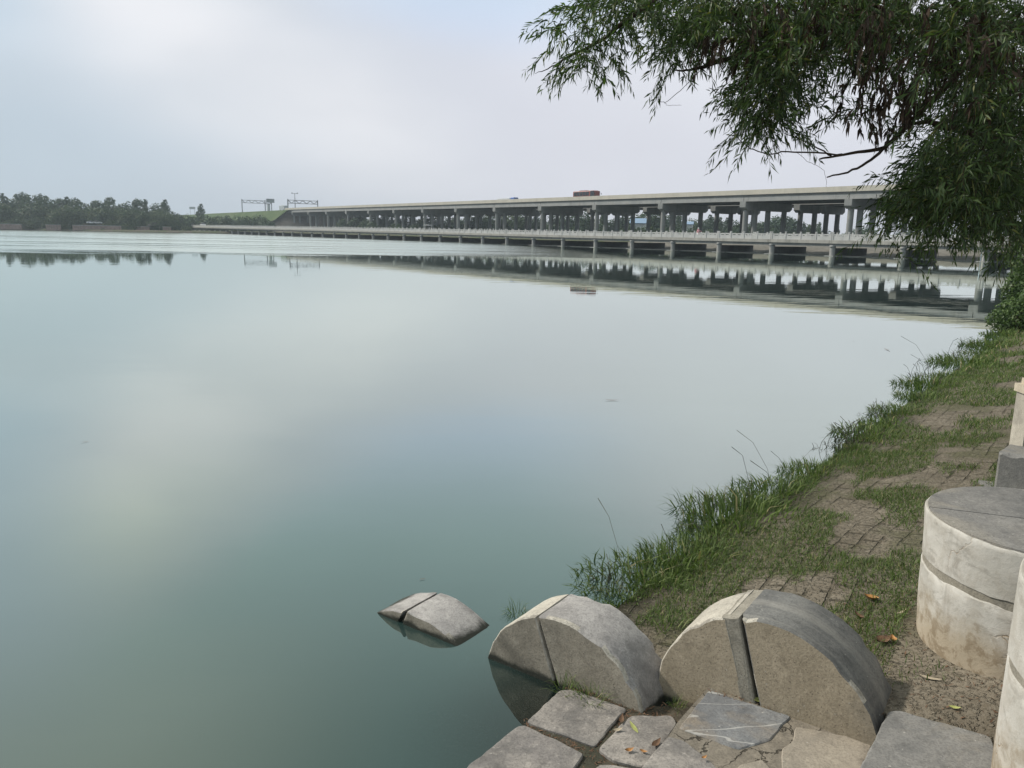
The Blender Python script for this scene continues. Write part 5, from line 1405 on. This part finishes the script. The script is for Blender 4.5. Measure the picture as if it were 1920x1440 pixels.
o = leafy('crown', S, D, Ln, M['willow_leaf'], r, .071, .0112, .0165, .62, M['twig']); o.matrix_parent_inverse = inv
dead = [(1425, 40, 60, 50, 4.5, 5.8, 60), (1640, 140, 50, 50, 4.6, 5.6, 26), (1700, 200, 14, 24, 4.7, 5.2, 9), (1350, 62, 16, 16, 4.7, 5.2, 7), (1395, 78, 22, 22, 4.7, 5.4, 10), (1690, 150, 35, 30, 4.5, 5.5, 24), (1640, 60, 60, 50, 4.4, 6, 40), (1560, 20, 110, 50, 4.5, 6.5, 60), (1760, 60, 90, 60, 4.4, 6, 50), (1620, 215, 10, 10, 4.8, 5.2, 3), (1680, 235, 6, 8, 4.8, 5.2, 2), (1850, 100, 60, 100, 4.3, 6, 60)]
S, D, Ln = cloud_of(dead, (.14, .30), .35, 0)
o = leafy('withered_leaves', S, D, Ln, M['dead_leaf'], r, .06, .019, .017, 1.6, M['twig'], .8, .1); o.matrix_parent_inverse = inv
o['label'] = 'brown withered leaves hanging among the green'


def limb(pts, r0_, r1_, name='limb', m_='bark', k=7, sub=5):
    P = np.array([aty(*p) for p in pts]); n = len(P); t = np.linspace(0, n - 1, (n - 1) * sub + 1)
    # Catmull-Rom through the joints
    Q = []
    for u in t:
        i = min(int(u), n - 2); f = u - i; p0, p1, p2, p3 = P[max(i - 1, 0)], P[i], P[i + 1], P[min(i + 2, n - 1)]
        Q.append(.5 * ((2 * p1) + (p2 - p0) * f + (2 * p0 - 5 * p1 + 4 * p2 - p3) * f * f + (3 * p1 - p0 - 3 * p2 + p3) * f ** 3))
    Q = np.array(Q) + RNG.normal(0, .0025, (len(Q), 3)); mb = MB(); mb.tube(Q, np.linspace(r0_, r1_, len(Q)), k)
    o = mb.build(name, M[m_], r, True); o.matrix_parent_inverse = inv; return o


limb([(2300, -40, 5.8), (2080, 10, 5.5), (1917, 58, 5.3), (1820, 117, 5.2), (1773, 163, 5.15), (1699, 237, 5.1), (1657, 276, 5.05), (1594, 288, 5.0), (1536, 297.5, 5.0)], .036, .005)
limb([(1699, 237, 5.1), (1668, 268, 5.05), (1633, 299.5, 5.0), (1590, 323, 4.95), (1551, 332, 4.95)], .014, .004)
limb([(2250, 330, 5.6), (2020, 300, 5.4), (1886, 268, 5.2), (1789, 243, 5.15), (1742, 229, 5.1), (1707, 233, 5.1)], .045, .008)
limb([(2300, -260, 6.2), (1950, -160, 5.8), (1700, -40, 5.5), (1560, 42, 5.4), (1435, 90, 5.2), (1375, 107, 5.1), (1320, 125, 5.1), (1287, 132, 5.1), (1258, 131, 5.1)], .038, .003)
limb([(2050, -240, 6.0), (1600, -190, 5.5), (1350, -80, 5.2), (1200, 20, 5.1), (1120, 80, 5.1), (1070, 103, 5.1), (1042, 122, 5.1), (1004, 138, 5.1)], .026, .0012)
limb([(2300, 120, 6.6), (2000, 60, 6.2), (1850, 40, 5.9), (1760, -20, 5.7)], .05, .015)
limb([(1560, 293, 5.0), (1513, 268, 5.0), (1470, 249, 5.0)], .0055, .002)
limb([(1580, 290, 5.0), (1489, 284, 4.95), (1439, 288, 4.95), (1400, 274, 4.9), (1376, 250, 4.9), (1362, 220, 4.9)], .0055, .0012)
limb([(1450, 237, 5.0), (1410, 217, 5.0), (1382, 192, 5.0), (1360, 148, 5.0)], .004, .0012)
limb([(1322, 125, 5.1), (1275, 170, 5.0), (1247, 192, 5.0), (1232, 182, 5.0), (1229, 160, 5.0)], .0022, .0010, 'bare_twig', 'twig', 4)
limb([(1247, 192, 5.0), (1252, 197, 5.0), (1277, 197, 5.0)], .0012, .0009, 'bare_twig', 'twig', 4)
limb([(1513, 268, 5.0), (1512, 240, 5.0), (1520, 200, 5.0)], .0014, .0009, 'bare_twig', 'twig', 4)
limb([(1490, 284, 4.95), (1520, 305, 4.95), (1545, 320, 4.95), (1549, 350, 4.95)], .0013, .0009, 'bare_twig', 'twig', 4)
limb([(1658, -40, 4.9), (1656, 58, 4.9), (1654, 110, 4.9), (1652, 165, 4.9)], .005, .003, 'dead_twig', 'twig', 5)
limb([(1605, -40, 4.9), (1592, 62, 4.9), (1575, 120, 4.9), (1563, 170, 4.9), (1563, 214, 4.9)], .005, .002, 'dead_twig', 'twig', 5)
limb([(1592, 62, 4.9), (1617, 109, 4.9), (1632, 130, 4.9)], .003, .002, 'dead_twig', 'twig', 5)
mb = MB(); g0 = r.location.z
T_ = [(TR[0], TR[1], g0 - .3), (TR[0] - .05, TR[1], g0 + .9), (TR[0] + .08, TR[1] + .05, g0 + 2.0), (TR[0] - .1, TR[1] - .05, g0 + 3.1)]
mb.tube(T_, [.34, .26, .23, .20], 14)
o = mb.build('trunk', M['bark'], r, True); o.matrix_parent_inverse = inv
for q in ((2300, -40, 5.8), (2250, 330, 5.6), (2300, -260, 6.2), (2050, -240, 6.0), (2300, 120, 6.6)):
    e = aty(*q); mb = MB(); a = np.array(T_[-1]) + (0, 0, -.1); mb.tube([a, (a + e) / 2 + (0, 0, .25), e], [.13, .09, .055], 8); o = mb.build('limb', M['bark'], r, True); o.matrix_parent_inverse = inv

# small-leaved tree and bushes farther along the bank at the right edge
def small_tree(px, Y, ytop, lobes, seed, label, m_, nq, size, cat='tree', name='bank_tree'):
    p = at_px(px, Y); z = max(0.0, float(bank_z(p[0], p[1]))); q = empty(name, (p[0], p[1], z - .05)); crown_mesh('crown', lobes, nq, size, m_, q, seed)
    mb = MB(); H = max(l[2] for l in lobes)
    for l in lobes[:5]: mb.tube([(0, 0, -.2), (l[0] * .3, l[1] * .3, l[2] * .5), (l[0], l[1], l[2])], [.07, .05, .02], 6)
    mb.build('trunk', M['bark'], q); tag(q, label, cat, None)
small_tree(1975, 23, 300, [(-.3, 0, 2.6, .75, .8, .8), (.4, .3, 3.4, .9, .9, .9), (-.5, -.2, 3.5, .6, .6, .6), (.1, 0, 4.3, .8, .8, .7), (-.8, .1, 2.0, .45, .5, .5), (.8, 0, 2.2, .9, .9, .9), (-.55, 0, 1.4, .4, .4, .5)], 301,
           'small-leaved green tree at the right edge, standing on the bank beyond the willow', M['shrub_leaf'], 9000, .055)
small_tree(1945, 21, 520, [(-.25, 0, .5, .55, .5, .5), (.5, .1, .7, .7, .7, .7), (-.5, .2, .3, .4, .4, .35), (.2, -.3, .4, .5, .5, .4)], 302, 'green waterside bush at the right edge, below the small-leaved tree', M['shrub_leaf'], 5000, .045, 'bush', 'bank_bush')
small_tree(1935, 30, 500, [(-.2, 0, .9, .5, .5, .9), (.3, 0, 1.2, .6, .6, 1.1), (-.5, 0, .5, .35, .4, .5)], 303, 'tall dark waterside bush behind the green one at the right edge', M['shrub_leaf'], 4500, .06, 'bush', 'bank_bush')

# ================================================================ AIR
hb = MB(); hb.box((0, 300, 15.5), (2600, 2000, 38))
def haze(gg):
    v = gg.n('ShaderNodeVolumePrincipled'); v.inputs['Color'].default_value = (.74, .86, .97, 1); v.inputs['Density'].default_value = .00029; v.inputs['Anisotropy'].default_value = .2
    return v.outputs[0]
hm = bpy.data.materials.new('haze'); hm.use_nodes = True; t_ = hm.node_tree; t_.nodes.clear(); gg = G(t_); ou = gg.n('ShaderNodeOutputMaterial'); gg.link(haze(gg), ou.inputs['Volume'])
tag(hb.build('haze', hm), 'pale blue haze hanging over the lake', 'haze', kind='stuff')
